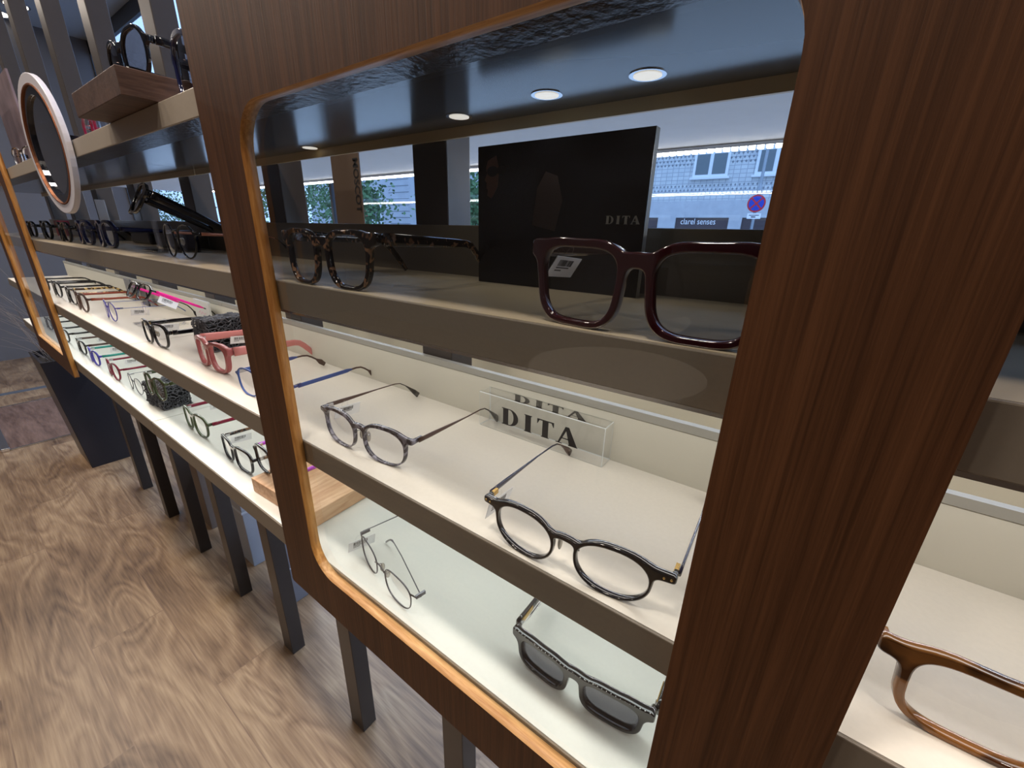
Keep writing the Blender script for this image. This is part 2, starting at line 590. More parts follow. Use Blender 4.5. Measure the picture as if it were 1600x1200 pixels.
# ------------------------------------------------------------------ shelves
def shelf(x0, x1, ztop, thick, label, top_m, bs_top, bs_m, ytop=1.065, name='display_shelf', bth=None, pl=None):
    o = empty(name, U((x0 + x1) / 2, ytop, ztop - thick))
    org = o.location.copy()

    def part(mb, nm, m, bev=0.0):
        mb.v = [(v[0] - org.x, v[1] - org.y, v[2] - org.z) for v in mb.v]
        return mb.build(nm, m, o, bevel=bev)
    b = MB(); b.ubox((x0, ytop + 0.012, ztop - (bth or thick - 0.004)), (x1, YB - 0.03, ztop)); part(b, 'board', top_m)
    b = MB(); b.ubox((x0, ytop, ztop - thick), (x1, ytop + 0.0119, ztop)); part(b, 'front_edge', M_FASCIA if bth is None else mat('top_shelf_edge_lit', srgb(168, 158, 144), 0.4, noise=0.03, nscale=300), 0.0008)  # top shelf edge: stronger front light mixed into a paler colour
    if bs_top is not None:
        b = MB(); b.ubox((x0, YB - 0.029, ztop - thick), (x1, YB, bs_top))
        part.panel = b.build('shelf_back_panel', bs_m, bevel=0.0008)
        tag(part.panel, pl, 'panel', 'low panels behind the shelves')
    tag(o, label, 'shelf', 'display shelves')
    return o, part


XS = -5.68
ends = (-14.3, XS - 0.012, XS, 3.4)
for (x0, x1, side) in ((ends[2], ends[3], 'right'), (ends[0], ends[1], 'left')):
    where = 'behind the near wooden frame' if side == 'right' else 'running to the far frame'
    sh, part = shelf(x0, x1, -0.26, 0.15, 'upper beige display shelf with taupe edge, ' + where, M_BEIGE, 0.035, M_OLIVE_UNLIT, pl='low panel coloured unlit olive grey behind the upper shelf, ' + where)
    b = MB(); b.ubox((x0, 1.55, -0.418), (x1, 1.70, -0.411)); part(b, 'light_strip', M_ALU)
    b = MB(); b.ubox((x0, 1.09, -0.43), (x1, 1.11, -0.411)); part(b, 'front_rail', M_ALU)
    sh, part = shelf(x0, x1, -1.19, 0.145, 'middle cream display shelf with taupe edge, ' + where, M_SHELFTOP, -0.905, M_CREAM, pl='low cream panel behind the middle shelf, ' + where)
    b = MB(); b.ubox((x0, YB - 0.034, -0.903), (x1, YB + 0.006, -0.86)); b.build('clear_rail', M_SATIN, part.panel)
    b = MB(); b.ubox((x0, 1.45, -1.342), (x1, 1.56, -1.336)); part(b, 'light_strip', M_ALU)
    sh, part = shelf(x0, x1, -2.08, 0.165, 'lowest white display shelf, brightly lit, ' + where, M_LOWTOP, -1.80, M_CREAM, pl='low cream panel behind the lowest shelf, ' + where)
    # top shelf: slab, lowered glossy underside, groove with textured light channel, back rail
    sh, part = shelf(x0, x1, 0.66, 0.13, 'topmost thick display shelf with glossy underside, ' + where, M_SHELFTOP, None, None, bth=0.08)
    b = MB(); b.ubox((x0, 1.30, 0.558), (x1, YB - 0.0205, 0.579)); part(b, 'underside_panel', M_CEIL)
    b = MB(); b.ubox((x0, 1.288, 0.552), (x1, 1.2995, 0.579)); part(b, 'metal_lip', M_CHROME)
    mch = mat('ribbed_diffuser', srgb(70, 62, 54), 0.3, 0.3, noise=0.4, nscale=160, bump=0.5)
    b = MB(); b.ubox((x0, 1.08, 0.540), (x1, 1.287, 0.5495)); part(b, 'light_channel', mch)
    b = MB(); b.ubox((x0, YB - 0.02, 0.503), (x1, YB, 0.579)); part(b, 'back_rail', mat('rail_tan', srgb(188, 166, 128), 0.4))

# downlights let into the underside
M_DL = mat('downlight_emitter', (1, 1, 1, 1), 0.3, emit=(1, 0.93, 0.8, 1), es=0.6)
for (px, py, w) in ((-0.66, 1.72, 'nearest, below the tile facade'), (-1.09, 1.73, 'above the black advertising panel'),
                    (-1.65, 1.80, 'left above the black advertising panel, by the grey post'), (-3.2, 1.93, 'farthest left behind the near glass')):
    px, py = px * 1.024, py * 1.024 if py < 1.9 else 1.94
    o = empty('downlight', U(px, py, 0.558))
    b = MB(); b.cyl((0, 0, -0.0006), (0, 0, 0.004), 0.0125, n=28); b.build('trim_ring', M_CHROME, o)
    b = MB(); b.cyl((0, 0, -0.0010), (0, 0, -0.0005), 0.0095, n=28); b.build('lamp', M_DL, o)
    tag(o, 'small round recessed downlight, ' + w, 'lamp', 'downlights under the top shelf')
    l = bpy.data.lights.new('downlight_beam', 'SPOT'); l.energy = 0.10; l.spot_size = 1.9; l.spot_blend = 0.8; l.color = (1, 0.93, 0.8); l.shadow_soft_size = 0.01
    lo = bpy.data.objects.new('downlight_beam', l); lo.location = U(px, py, 0.53); C.collection.objects.link(lo)

# cream parapet of the shop window seen through the slot behind the shelves
b = MB(); b.ubox((-17, 2.9, -2.5), (7.9, 3.3, -0.98)); struct(b.build('trim_2', mat('parapet_cream', srgb(196, 190, 172), 0.5)))


# ------------------------------------------------------------------ wooden frames with rounded openings
def rrect(x0, x1, z0, z1, r, n=8):
    pts = []
    for cx, cz, a0 in ((x1 - r, z1 - r, 0), (x0 + r, z1 - r, 90), (x0 + r, z0 + r, 180), (x1 - r, z0 + r, 270)):
        for i in range(n + 1):
            a = math.radians(a0 + 90 * i / n)
            pts.append((cx + r * math.cos(a), cz + r * math.sin(a)))
    return pts


def wood_frame(ox0, ox1, ix0, ix1, iz0, iz1, oz0, oz1, y0, y1, label, r=0.2):
    o = empty('wooden_display_frame', U((ox0 + ox1) / 2, y1, oz0))
    org = o.location.copy()
    L = lambda x, y, z: U(x, y, z) - org
    inner = rrect(ix0, ix1, iz0, iz1, r, 10)
    outer = rrect(ox0, ox1, oz0, oz1, 0.02, 2)
    bm = bmesh.new()
    loops = []
    for y in (y0, y1):
        lo = [bm.verts.new(L(x, y, z)) for x, z in outer]
        li = [bm.verts.new(L(x, y, z)) for x, z in inner]
        es = [bm.edges.new((l[i], l[(i + 1) % len(l)])) for l in (lo, li) for i in range(len(l))]
        bmesh.ops.triangle_fill(bm, edges=es, use_beauty=True)
        loops.append((lo, li))
    for f in bm.faces:
        f.material_index = 0
    for q in (0, 1):
        a, c = loops[0][q], loops[1][q]
        n = len(a)
        for i in range(n):
            j = (i + 1) % n
            f = bm.faces.new((a[i], a[j], c[j], c[i]))
            dz = abs(a[i].co.z - a[j].co.z); dx = abs(a[i].co.x - a[j].co.x)
            f.material_index = 1 if dz >= dx else 2
            f.smooth = True
    bmesh.ops.recalc_face_normals(bm, faces=bm.faces)
    me = bpy.data.meshes.new('frame_panel')
    bm.to_mesh(me); bm.free()
    for m in (M_WALNUT, M_OAKEDGE, M_OAKEDGE_H):
        me.materials.append(m)
    p = bpy.data.objects.new('frame_panel', me); C.collection.objects.link(p); p.parent = o
    # glass pane let into the back of the opening
    bm = bmesh.new()
    gi = rrect(ix0 - 0.02, ix1 + 0.02, iz0 - 0.0, iz1 + 0.02, r * 0.9, 8)
    vs = [bm.verts.new(L(x, y1 - 0.006, z)) for x, z in gi]
    bm.faces.new(vs)
    me = bpy.data.meshes.new('glass_pane'); bm.to_mesh(me); bm.free(); me.materials.append(M_PANE)
    p = bpy.data.objects.new('glass_pane', me); C.collection.objects.link(p); p.parent = o
    tag(o, label, 'display frame', 'wooden frames in front of the shelves')
    return o


wood_frame(-2.63, 0.275, -2.258, -0.11, -2.09, 0.50, -2.42, 1.6, 1.0, 1.058, 'large near walnut frame with rounded glazed opening in front of the shelves')
wood_frame(-12.25, -9.32, -11.88, -9.69, -2.06, 0.50, -2.36, 1.6, 1.0, 1.058, 'distant oak edged frame at the far left end of the shelves', r=0.06)


# ------------------------------------------------------------------ eyeglasses
def seg_dist(px, pz, ax, az, bx, bz):
    dx, dz = bx - ax, bz - az
    t = np.clip(((px - ax) * dx + (pz - az) * dz) / (dx * dx + dz * dz + 1e-12), 0, 1)
    return np.hypot(px - ax - t * dx, pz - az - t * dz), t


def smin(a, b, k):
    h = np.clip(0.5 + 0.5 * (b - a) / k, 0, 1)
    return b * (1 - h) + a * h - k * h * (1 - h)


def front_shape(F, ol, cx, zc, a, b, g, wt, wb, ws, corner, d, xh, zh, zb, hh, arch, eh, wrap):
    """cut the whole front out of one sheet: rims, bridge and end pieces flow into each other"""
    h = 0.0005
    xs = np.arange(0, xh + 0.006, h)
    zs = np.arange(-0.003, zc + b + wt + 0.008, h)
    X, Z = np.meshgrid(xs, zs, indexing='ij')
    n = len(ol)
    D = np.full(X.shape, 1e3)
    inside = np.zeros(X.shape, bool)
    for i in range(n):
        x0, z0 = ol[i][0] + cx, ol[i][1] + zc
        x1, z1 = ol[(i + 1) % n][0] + cx, ol[(i + 1) % n][1] + zc
        D = np.minimum(D, seg_dist(X, Z, x0, z0, x1, z1)[0])
        cond = ((z0 > Z) != (z1 > Z)) & (X < (x1 - x0) * (Z - z0) / (z1 - z0 + 1e-12) + x0)
        inside ^= cond
    D = np.where(inside, -D, D)
    ang = np.arctan2((Z - zc) / b, (X - cx) / a)
    W = wb + (ws - wb) * np.abs(np.cos(ang)) + (wt - wb) * np.clip(np.sin(ang), 0, 1) + corner * np.exp(-((ang - 0.70) / 0.40) ** 2)
    outer = D - W
    # bridge: half of an arch
    br_ = np.full(X.shape, 1e3)
    pts = [(u * (g / 2 + 0.003), zb + arch * 0.012 * (1 - u * u)) for u in [0, 0.35, 0.7, 1.0]]
    for i in range(3):
        q, t = seg_dist(X, Z, *pts[i], *pts[i + 1])
        br_ = np.minimum(br_, q - hh / 2)
    q, t = seg_dist(X, Z, cx + a * 0.55, min(zh + 0.001, zc + b * 0.72), xh - eh * 0.35, zh)
    ep = q - (eh * 0.62 - t * eh * 0.16)
    sh = smin(smin(outer, br_, 0.004), ep, 0.005)
    sh = np.maximum(sh, X - xh)
    sh = np.maximum(sh, -D)
    # marching squares on the mirrored field
    V = np.concatenate([sh[:0:-1], sh], 0)
    XX = np.concatenate([-xs[:0:-1], xs])
    gx, gz = np.gradient(V, h)
    nx_, nz_ = V.shape
    edges = {}

    def cross(i0, j0, i1, j1):
        v0, v1 = V[i0, j0], V[i1, j1]
        t = v0 / (v0 - v1)
        k = ((i0, j0), (i1, j1)) if (i0, j0) < (i1, j1) else ((i1, j1), (i0, j0))
        if k not in pos:
            nxv = gx[i0, j0] * (1 - t) + gx[i1, j1] * t
            nzv = gz[i0, j0] * (1 - t) + gz[i1, j1] * t
            l = math.hypot(nxv, nzv) or 1
            pos[k] = (XX[i0] * (1 - t) + XX[i1] * t, zs[j0] * (1 - t) + zs[j1] * t, nxv / l, nzv / l)
        return k
    pos = {}
    S_ = V < 0
    cells = np.argwhere((S_[:-1, :-1] != S_[1:, :-1]) | (S_[:-1, :-1] != S_[:-1, 1:]) | (S_[:-1, :-1] != S_[1:, 1:]))
    for i, j in cells:
        c = [(i, j), (i + 1, j), (i + 1, j + 1), (i, j + 1)]
        ks = []
        for q in range(4):
            A, B_ = c[q], c[(q + 1) % 4]
            if S_[A] != S_[B_]:
                ks.append(cross(*A, *B_))
        for q in range(0, len(ks) - 1, 2):
            edges.setdefault(ks[q], []).append(ks[q + 1])
            edges.setdefault(ks[q + 1], []).append(ks[q])
    loops, seen = [], set()
    for k0 in list(edges):
        if k0 in seen:
            continue
        lp, k, prev = [], k0, None
        while k not in seen:
            seen.add(k)
            lp.append(pos[k])
            nxt = [q for q in edges[k] if q != prev and q not in seen]
            prev = k
            if not nxt:
                break
            k = nxt[0]
        if len(lp) > 12:
            # thin out and smooth the contour
            L_ = np.array(lp)
            for _ in range(3):
                L_ = (np.roll(L_, 1, 0) + 2 * L_ + np.roll(L_, -1, 0)) / 4
            loops.append(L_[::2])
    bv = min(0.0009, d * 0.25)
    bm = bmesh.new()
    for side in (-1, 1):
        es = []
        for L_ in loops:
            vs = [bm.verts.new((p[0] - p[2] * bv, side, p[1] - p[3] * bv)) for p in L_]
            es += [bm.edges.new((vs[i], vs[(i + 1) % len(vs)])) for i in range(len(vs))]
        bmesh.ops.triangle_fill(bm, edges=es, use_beauty=True)
    bm.verts.index_update()
    vs = [(v.co.x, v.co.y * d / 2 + wrap(v.co.x), v.co.z) for v in bm.verts]
    F.add(vs, [tuple(v.index for v in f.verts) for f in bm.faces], 0, False)
    bm.free()
    for L_ in loops:
        m = len(L_)
        vs = []
        for p in L_:
            for (u, y) in ((bv, -d / 2), (bv * 0.3, -d / 2 + bv * 0.3), (0, -d / 2 + bv), (0, d / 2 - bv), (bv * 0.3, d / 2 - bv * 0.3), (bv, d / 2)):
                x, z = p[0] - p[2] * u, p[1] - p[3] * u
                vs.append((x, y + wrap(x), z))
        F.add(vs, [(i * 6 + k, i * 6 + k + 1, ((i + 1) % m) * 6 + k + 1, ((i + 1) % m) * 6 + k) for i in range(m) for k in range(5)], 0, True)


def outline(a, b, n, taper, lift, clip, N):
    """half-lens outline; x>0 is the temple side"""
    pts = []
    for i in range(N):
        t = 2 * math.pi * i / N
        c, s = math.cos(t), math.sin(t)
        e = 2 / n
        x = a * math.copysign(abs(c) ** e, c)
        z = b * math.copysign(abs(s) ** e, s)
        x *= 1 + taper * (z / b)
        if x > 0 and z > 0:
            z += lift * b * (x / a) * (z / b)
        if clip:
            lim = b * (1.0 - clip * max(0, abs(x) / a - 0.42))
            z = min(z, lim)
        pts.append((x, z))
    return pts


def glasses(label, loc, yaw=0, pitch=0, roll=0, a=0.024, b=0.020, g=0.018, n=2.4, taper=0.08, lift=0.0, clip=0,
            wt=0.0035, wb=0.0025, ws=0.003, corner=0.0, d=0.004, front=None, temple=None, tip=None, lens=None,
            style='acetate', th=0.008, L=0.138, hz=0.5, pads=False, tag_on=None, fold=None, metal=None, rivets=False,
            group=None, studs=False, splay=0.0, hide_tag_side=1, temple_in=None, N=40, drop=None, plate=False,
            arch=0.25, hx=None, br=None, tgz=0.0, cat='glasses', name='eyeglasses'):
    o = empty(name, loc, (math.radians(pitch), math.radians(roll), math.radians(yaw)))
    tag(o, label, cat, group)
    front = front or M_BLACK; temple = temple or front; tip = tip or temple; lens = lens or M_LENS; metal = metal or M_SILVER
    cx = g / 2 + a + 0.0
    zc = b + wb
    wrap = lambda x: 1.3 * x * x
    F = MB()
    ol = outline(a, b, n, taper, lift, clip, N)
    xh = hx or cx + a * (1 + taper * hz) + ws + (0.0045 if style != 'wire' else 0.005)
    zh = zc + b * hz
    br = br if br is not None else (0.42 if style == 'wire' else 0.55)
    zb = zc + b * br
    if style == 'wire':
        for sgn in (-1, 1):
            P = [(sgn * (x + cx), wrap(x + cx), z + zc) for x, z in ol]
            F.sweep(P, [(wb, d)] * N, closed=True, up=Vector((0, 1, 0)), nseg=8, power=2.2)
        F.sweep([(u * (g / 2 + 0.001), -0.001, zb + 0.003 * (1 - u * u)) for u in [-1, -.6, -.2, .2, .6, 1]], (d, d), power=2)
        for sgn in (-1, 1):
            F.sweep([(sgn * (cx + a * 0.97), wrap(cx + a), zh), (sgn * (xh - 0.001), wrap(xh) + 0.001, zh + 0.0005), (sgn * xh, wrap(xh) + 0.006, zh)], (d, d * 1.3), power=2)
    else:
        eh = th * 1.0 if style == 'acetate' else (0.0062 if style == 'combo' else 0.004)
        front_shape(F, ol, cx, zc, a, b, g, wt, wb, ws, corner, d, xh, zh, zb, wt * (1.25 if pads else 1.7), arch, eh, wrap)
        for sgn in (-1, 1):
            F.sweep([(sgn * (xh - d * 0.45), wrap(xh), zh), (sgn * (xh - d * 0.42), wrap(xh) + 0.0055, zh)], (d * 0.8, eh * 0.85))
    fr = F.build('frame_front', front, o)
    # lenses
    for sgn in (-1, 1):
        b_ = MB()
        ring = [(sgn * (x + cx), wrap(x + cx) + 0.0003, z + zc) for x, z in ol]
        mid = [(sgn * (x * 0.5 + cx), wrap(x * 0.5 + cx) - 0.0006, z * 0.5 + zc) for x, z in ol]
        vs = ring + mid + [(sgn * cx, wrap(cx) - 0.0009, zc)]
        fs = [(i, (i + 1) % N, N + (i + 1) % N, N + i) for i in range(N)] + [(N + i, N + (i + 1) % N, 2 * N) for i in range(N)]
        b_.add(vs, fs, 0, True).build('lens', lens, o)
    # temples: thin at the far end, dropping to rest on the shelf
    y0 = wrap(xh) + 0.006
    dz = zh - 0.0025 if drop is None else drop
    for sgn in (-1, 1):
        pts, secs, K = [], [], 16
        for i in range(K + 1):
            u = i / K
            y = y0 + L * (u if u < 0.78 else 0.78 + (u - 0.78) * 0.80)
            z = zh - dz * (0.10 * (u / 0.72) if u < 0.72 else 0.10 + 0.90 * ((u - 0.72) / 0.28) ** 1.25)
            x = sgn * (xh + splay * math.sin(u * math.pi * 0.8) - 0.006 * max(0, u - 0.5))
            pts.append((x, y, z))
            if style == 'acetate':
                h = th * (1.0 - 0.35 * min(1, u * 1.2)); w = 0.0042 - 0.0008 * u
                if u > 0.9: h *= 1 - (u - 0.9) * 3
            elif style == 'combo':
                h = 0.0048 * max(0.3, 1 - 2.0 * max(0, u - 0.12)) if u < 0.5 else 0.0013
                w = 0.0018 if u < 0.5 else 0.0015
                if u > 0.84:
                    h = 0.0013 + 0.0065 * min(1, (u - 0.84) / 0.12); w = 0.0025
            elif style == 'blade':
                h = 0.0056 if u < 0.60 else 0.0026
                w = 0.0014 if u < 0.60 else 0.0024
                if u > 0.9: h = 0.0026 + 0.008 * math.sin((u - 0.9) / 0.1 * 2.6)
            else:
                h = w = 0.0012 if u < 0.75 else 0.0022
            secs.append((w, h))
        if fold and fold[0] == sgn:
            fa = math.radians(fold[1]) * -sgn
            hx, hy = sgn * xh, y0
            pts = [(hx + (p[0] - hx) * math.cos(fa) + (p[1] - hy) * math.sin(fa), hy - (p[0] - hx) * math.sin(fa) + (p[1] - hy) * math.cos(fa), p[2]) for p in pts]
        cut = {'acetate': 99, 'combo': 12, 'blade': 10, 'wire': 12}[style]
        tm = MB()
        if tip is temple or cut > K:
            tm.sweep(pts, secs)
            tp = tm.build('temple', temple, o)
        else:
            tm.sweep(pts[:cut + 1], secs[:cut + 1])
            tp = tm.build('temple', temple, o)
            MB().sweep(pts[cut:], [secs[cut]] + secs[cut + 1:]).build('temple_tip', tip, tp)
        # hinge
        MB().box((sgn * (xh - 0.0035), y0 - 0.005, zh - 0.002), (sgn * (xh - 0.0012), y0 + 0.006, zh + 0.002)).build('hinge', metal if not rivets else M_GOLD, o)
        if plate:
            MB().box((sgn * (xh - 0.0027), y0 + 0.004, zh - 0.0026), (sgn * (xh - 0.0021), y0 + 0.024, zh + 0.0026)).build('metal_plate', M_GOLD, tp)
        if rivets:
            rv = MB()
            for q in (0.0, 0.0042):
                xx = sgn * (xh - 0.0028 - q)
                rv.ellipsoid((xx, wrap(xx) - d / 2 - 0.0001, zh + 0.0003), (0.0009, 0.0005, 0.0009), 6)
            rv.build('rivets', M_GOLD, fr)
        if pads:
            MB().ellipsoid((sgn * (g / 2 - 0.0035), wrap(g / 2) + d / 2 + 0.004, zc - b * 0.02), (0.0014, 0.0030, 0.0058), 8).build('nose_pad', M_PAD, o)
            MB().sweep([(sgn * (g / 2 + 0.0002), d / 2, zc + b * 0.2), (sgn * (g / 2 - 0.001), d / 2 + 0.004, zc + b * 0.18), (sgn * (g / 2 - 0.003), d / 2 + 0.0045, zc)],
                       (0.0008, 0.0008)).build('pad_arm', metal, o)
    if studs:
        st = MB()
        for k in range(34):
            x = (-1 + 2 * k / 33) * (xh - 0.004)
            z = zc + b + wt - 0.0022 * math.exp(-(x / 0.013) ** 2)
            st.ellipsoid((x, wrap(x) - d / 2 + 0.0004, z - 0.0006), (0.0005, 0.0005, 0.0005), 5)
        tag(st.build('stud_row', mat('stud_white', srgb(240, 240, 244), 0.2), fr), 'row of tiny silver studs')
    if tag_on:
        sgn, yt, ang = tag_on
        z0 = zh - dz * 0.03
        pt = MB().box((-0.0002, 0, -0.0145), (0.0002, 0.034, 0.0)).build('price_tag', M_WHITE, o)
        pt.location = (sgn * (xh - 0.004), yt, z0 - 0.004)
        pt.rotation_euler = (math.radians(-6), math.radians(ang), math.radians(tgz))
        bc = MB()
        y = 0.006
        rr = random.Random(int(yt * 1e4) + int(abs(loc[0]) * 100))
        for s_ in (-1, 1):
            y = 0.006
            while y < 0.024:
                wd = rr.choice((0.0003, 0.0006, 0.0009))
                bc.box((s_ * 0.00021, y, -0.0066), (s_ * 0.00034, y + wd, -0.0022))
                y += wd + rr.choice((0.0004, 0.0007))
            for zz in (-0.0082, -0.0102):
                y = 0.006
                while y < (0.023 if zz > -0.009 else 0.014):
                    bc.box((s_ * 0.00021, y, zz), (s_ * 0.00034, y + 0.0012, zz + 0.0009)); y += 0.0017
        bc.build('barcode', M_BLACKINK, pt)
        lp = [(0, 0.012 + 0.004 * math.sin(t), 0.0015 + 0.0055 * math.cos(t)) for t in [2 * math.pi * k / 12 for k in range(12)]]
        MB().sweep(lp, (0.0007, 0.0007), up=Vector((1, 0, 0)), closed=True, nseg=6).build('tag_loop', M_ACRYL, pt)
    return o


MIDZ, LOWZ, UPZ, TOPZ = -1.19, -2.08, -0.26, 0.66
# --- lowest shelf, near frame
glasses('thin gunmetal wire glasses on the lowest shelf behind the near glass', U(-1.78, 1.168, LOWZ), -10.9, fold=(1, 78), style='wire', n=2.6, a=0.024, b=0.0183, g=0.0199, hx=0.0668, hz=0.53, wt=0.0014, wb=0.0012, ws=0.0012,
        d=0.0016, front=M_GUN, temple=M_GUN, pads=True, metal=M_GUN, tag_on=(-1, -0.010, 8), L=0.135)
glasses('black studded sunglasses with grey lenses on the lowest shelf', U(-0.514, 1.285, LOWZ), 1.6, n=3.6, a=0.0227, b=0.0142, g=0.0195, hx=0.0669, hz=0.95, br=0.75, taper=0.06, wt=0.0050, wb=0.0036, ws=0.0042, corner=0.001,
        d=0.0065, front=M_BLACK, lens=M_SUNLENS, th=0.0115, studs=True, plate=True, tag_on=(-1, 0.03, 30), L=0.128, name='sunglasses', cat='sunglasses')
# --- middle shelf, near frame
glasses('grey crystal angular panto glasses with slim temples, left of the clear block', U(-1.868, 1.186, MIDZ), 2.7, n=2.5, clip=0.42, a=0.0258, b=0.0181, g=0.0171, hx=0.0716, hz=0.72, taper=0.05, wt=0.0036, wb=0.0013, ws=0.0019,
        corner=0.0012, d=0.0048, front=M_GREYCRYST, temple=M_BROWNTIP, tip=M_BLACK, style='combo', pads=True, tag_on=(-1, 0.020, 12), L=0.142)
glasses('glossy black round glasses with gold rivets, in front of the clear block', U(-0.537, 1.107, MIDZ), 2.3, n=2.2, a=0.0233, b=0.0172, g=0.0190, hx=0.0709, hz=0.62, br=0.5, taper=0.05, lift=0.04, wt=0.0030, wb=0.0018, ws=0.0021,
        corner=0.0015, d=0.0048, front=M_BLACK, temple=M_NAVY, tip=M_BROWNTIP, style='combo', pads=True, rivets=True, tag_on=(-1, 0.006, 12), L=0.145)
glasses('blue metal glasses with brown tips, mostly behind the left upright', U(-3.08, 1.22, MIDZ), 9, n=2.6, a=0.022, b=0.018, wt=0.002, wb=0.0016, ws=0.002, d=0.0025,
        front=M_BLUE, temple=M_BLUE, tip=M_BROWNTIP, style='blade', L=0.142)
# --- upper shelf, near frame
glasses('dark tortoise square glasses on the upper shelf behind the glass', U(-1.86, 1.10, UPZ), 2.1, n=3.0, a=0.0214, b=0.0198, g=0.0205, hx=0.0655, hz=0.88, br=0.6, taper=0.09, lift=0.06, wt=0.0042, wb=0.0034, ws=0.0038, corner=0.001,
        d=0.0055, front=M_TORT, th=0.0105, L=0.143)
glasses('glossy deep red square glasses on the upper shelf, before the black panel', U(-0.392, 1.105, UPZ), -2, n=3.6, a=0.0224, b=0.0190, g=0.0200, hx=0.0645, hz=0.95, br=0.6, taper=0.09, lift=0.03, wt=0.0046, wb=0.0036, ws=0.0042, corner=0.001,
        d=0.006, front=M_RED, th=0.011, tag_on=(-1, 0.024, 30), L=0.145)
# --- right of the near frame
glasses('brown horn rectangular glasses on the middle shelf, right of the near frame', U(0.751, 1.237, MIDZ), 6.1, n=3.6, a=0.0265, b=0.0190, g=0.018, hx=0.0764, hz=0.80, br=0.6, taper=0.04, lift=0.03, wt=0.0042, wb=0.0032, ws=0.0042,
        corner=0.001, d=0.0058, front=M_HORN, th=0.010, L=0.138)

# --- middle shelf, left run
glasses('hot pink glasses with black tips on a clear acrylic stand', U(-6.22, 1.33, -0.80), 3, -28, n=2.8, a=0.023, b=0.0155, wt=0.0024, wb=0.002, ws=0.0024, front=M_BLACK, temple=M_HOTPINK, tip=M_BLACK,
        style='blade', drop=0.022, tag_on=(1, 0.02, -10), L=0.14)
glasses('shiny black glasses beside the charcoal foam block', U(-5.44, 1.235, MIDZ), 2, n=3.0, a=0.0235, b=0.0195, wt=0.004, wb=0.003, ws=0.0035, corner=0.003, front=M_BLACK, th=0.009, pads=True, metal=M_GOLD,
        tag_on=(-1, 0.03, 15), L=0.135)
glasses('chunky dusty pink angular glasses in front of the charcoal foam block', U(-4.16, 1.29, MIDZ), -1, n=2.9, clip=0.5, a=0.0235, b=0.0195, wt=0.005, wb=0.0042, ws=0.005, corner=0.002, d=0.007, hz=0.75, front=mat('rose_brown_acetate', srgb(164, 88, 88), 0.25), temple=M_PINK,
        th=0.0145, tag_on=(-1, 0.055, 14), L=0.135)
glasses('thin violet blue metal glasses beside the clear stand base', U(-7.34, 1.29, MIDZ), -2, style='wire', n=2.1, a=0.0235, b=0.0215, wt=0.0018, wb=0.0015, ws=0.0015, d=0.002, front=M_INDIGO, temple=M_BLUE,
        tag_on=(1, 0.03, 10))
glasses('dark brown round glasses with red brown temples', U(-8.4, 1.21, MIDZ), 0, n=2.1, a=0.0235, b=0.0215, wt=0.003, wb=0.0025, front=M_BROWNTIP, temple=M_REDBROWN, th=0.007)
glasses('honey tortoise temples glasses, second from the far frame on the middle shelf', U(-9.3, 1.25, MIDZ), 0, n=2.6, a=0.0235, b=0.0195, front=M_BLACK, temple=M_HONEY, th=0.008)
glasses('black glasses nearest the far frame on the middle shelf', U(-10.35, 1.25, MIDZ), 0, n=2.3, a=0.0235, b=0.0205, front=M_BLACK, th=0.007)
glasses('black glasses seen through the far frame on the middle shelf', U(-11.4, 1.25, MIDZ), 0, n=2.6, a=0.0235, b=0.0195, front=M_BLACK, th=0.007)

# --- lowest shelf, left run
glasses('grey green glasses with burgundy temples, front right of the lower foam block', U(-5.02, 1.27, LOWZ), -1, n=2.8, clip=0.25, a=0.024, b=0.020, wt=0.004, wb=0.003, front=M_OLIVEGREEN, temple=M_BURG, th=0.007,
        tag_on=(-1, 0.05, 10))
glasses('black rectangular glasses on the lowest shelf left of the oak block', U(-3.98, 1.24, LOWZ), -2, n=3.4, a=0.0245, b=0.0185, wt=0.0035, wb=0.0028, front=M_BLACK, temple=M_TORT, th=0.006, tag_on=(-1, 0.018, 10))
glasses('dark glasses with purple temples lying on the oak block', U(-3.25, 1.26, -1.945), 2, n=3.2, a=0.024, b=0.0195, wt=0.0035, wb=0.0028, front=M_BLACK, temple=M_PURPLE, th=0.006, L=0.10, drop=0.02)
glasses('thin dark wire glasses left of the lower foam block', U(-6.92, 1.24, LOWZ), 0, style='wire', n=2.0, a=0.022, b=0.020, wt=0.0014, wb=0.0012, ws=0.0012, d=0.0016, front=M_GUN)
glasses('magenta and dark red glasses with a barcode tag', U(-7.84, 1.22, LOWZ), -1, n=2.3, a=0.0235, b=0.0205, wt=0.003, wb=0.0025, front=M_BURG, temple=M_BURG, th=0.006, tag_on=(-1, 0.04, 10))
glasses('indigo glasses with teal temples on the lowest shelf', U(-8.9, 1.22, LOWZ), -1, n=2.6, a=0.0235, b=0.019, wt=0.003, wb=0.0025, front=M_INDIGO, temple=M_TEAL, th=0.007, tag_on=(-1, 0.05, 10))
glasses('brown and black glasses nearest the far frame on the lowest shelf', U(-9.85, 1.24, LOWZ), -1, n=2.8, a=0.024, b=0.019, wt=0.003, wb=0.0025, front=M_BLACK, temple=M_BROWNTIP, th=0.007, tag_on=(-1, 0.05, 10))
glasses('black glasses seen just through the far frame on the lowest shelf', U(-11.1, 1.24, LOWZ), 0, n=2.6, a=0.0235, b=0.019, front=M_BLACK, th=0.007)
glasses('farthest black glasses seen through the far frame on the lowest shelf', U(-12.6, 1.24, LOWZ), 0, n=2.6, a=0.0235, b=0.019, front=M_BLACK, th=0.007)

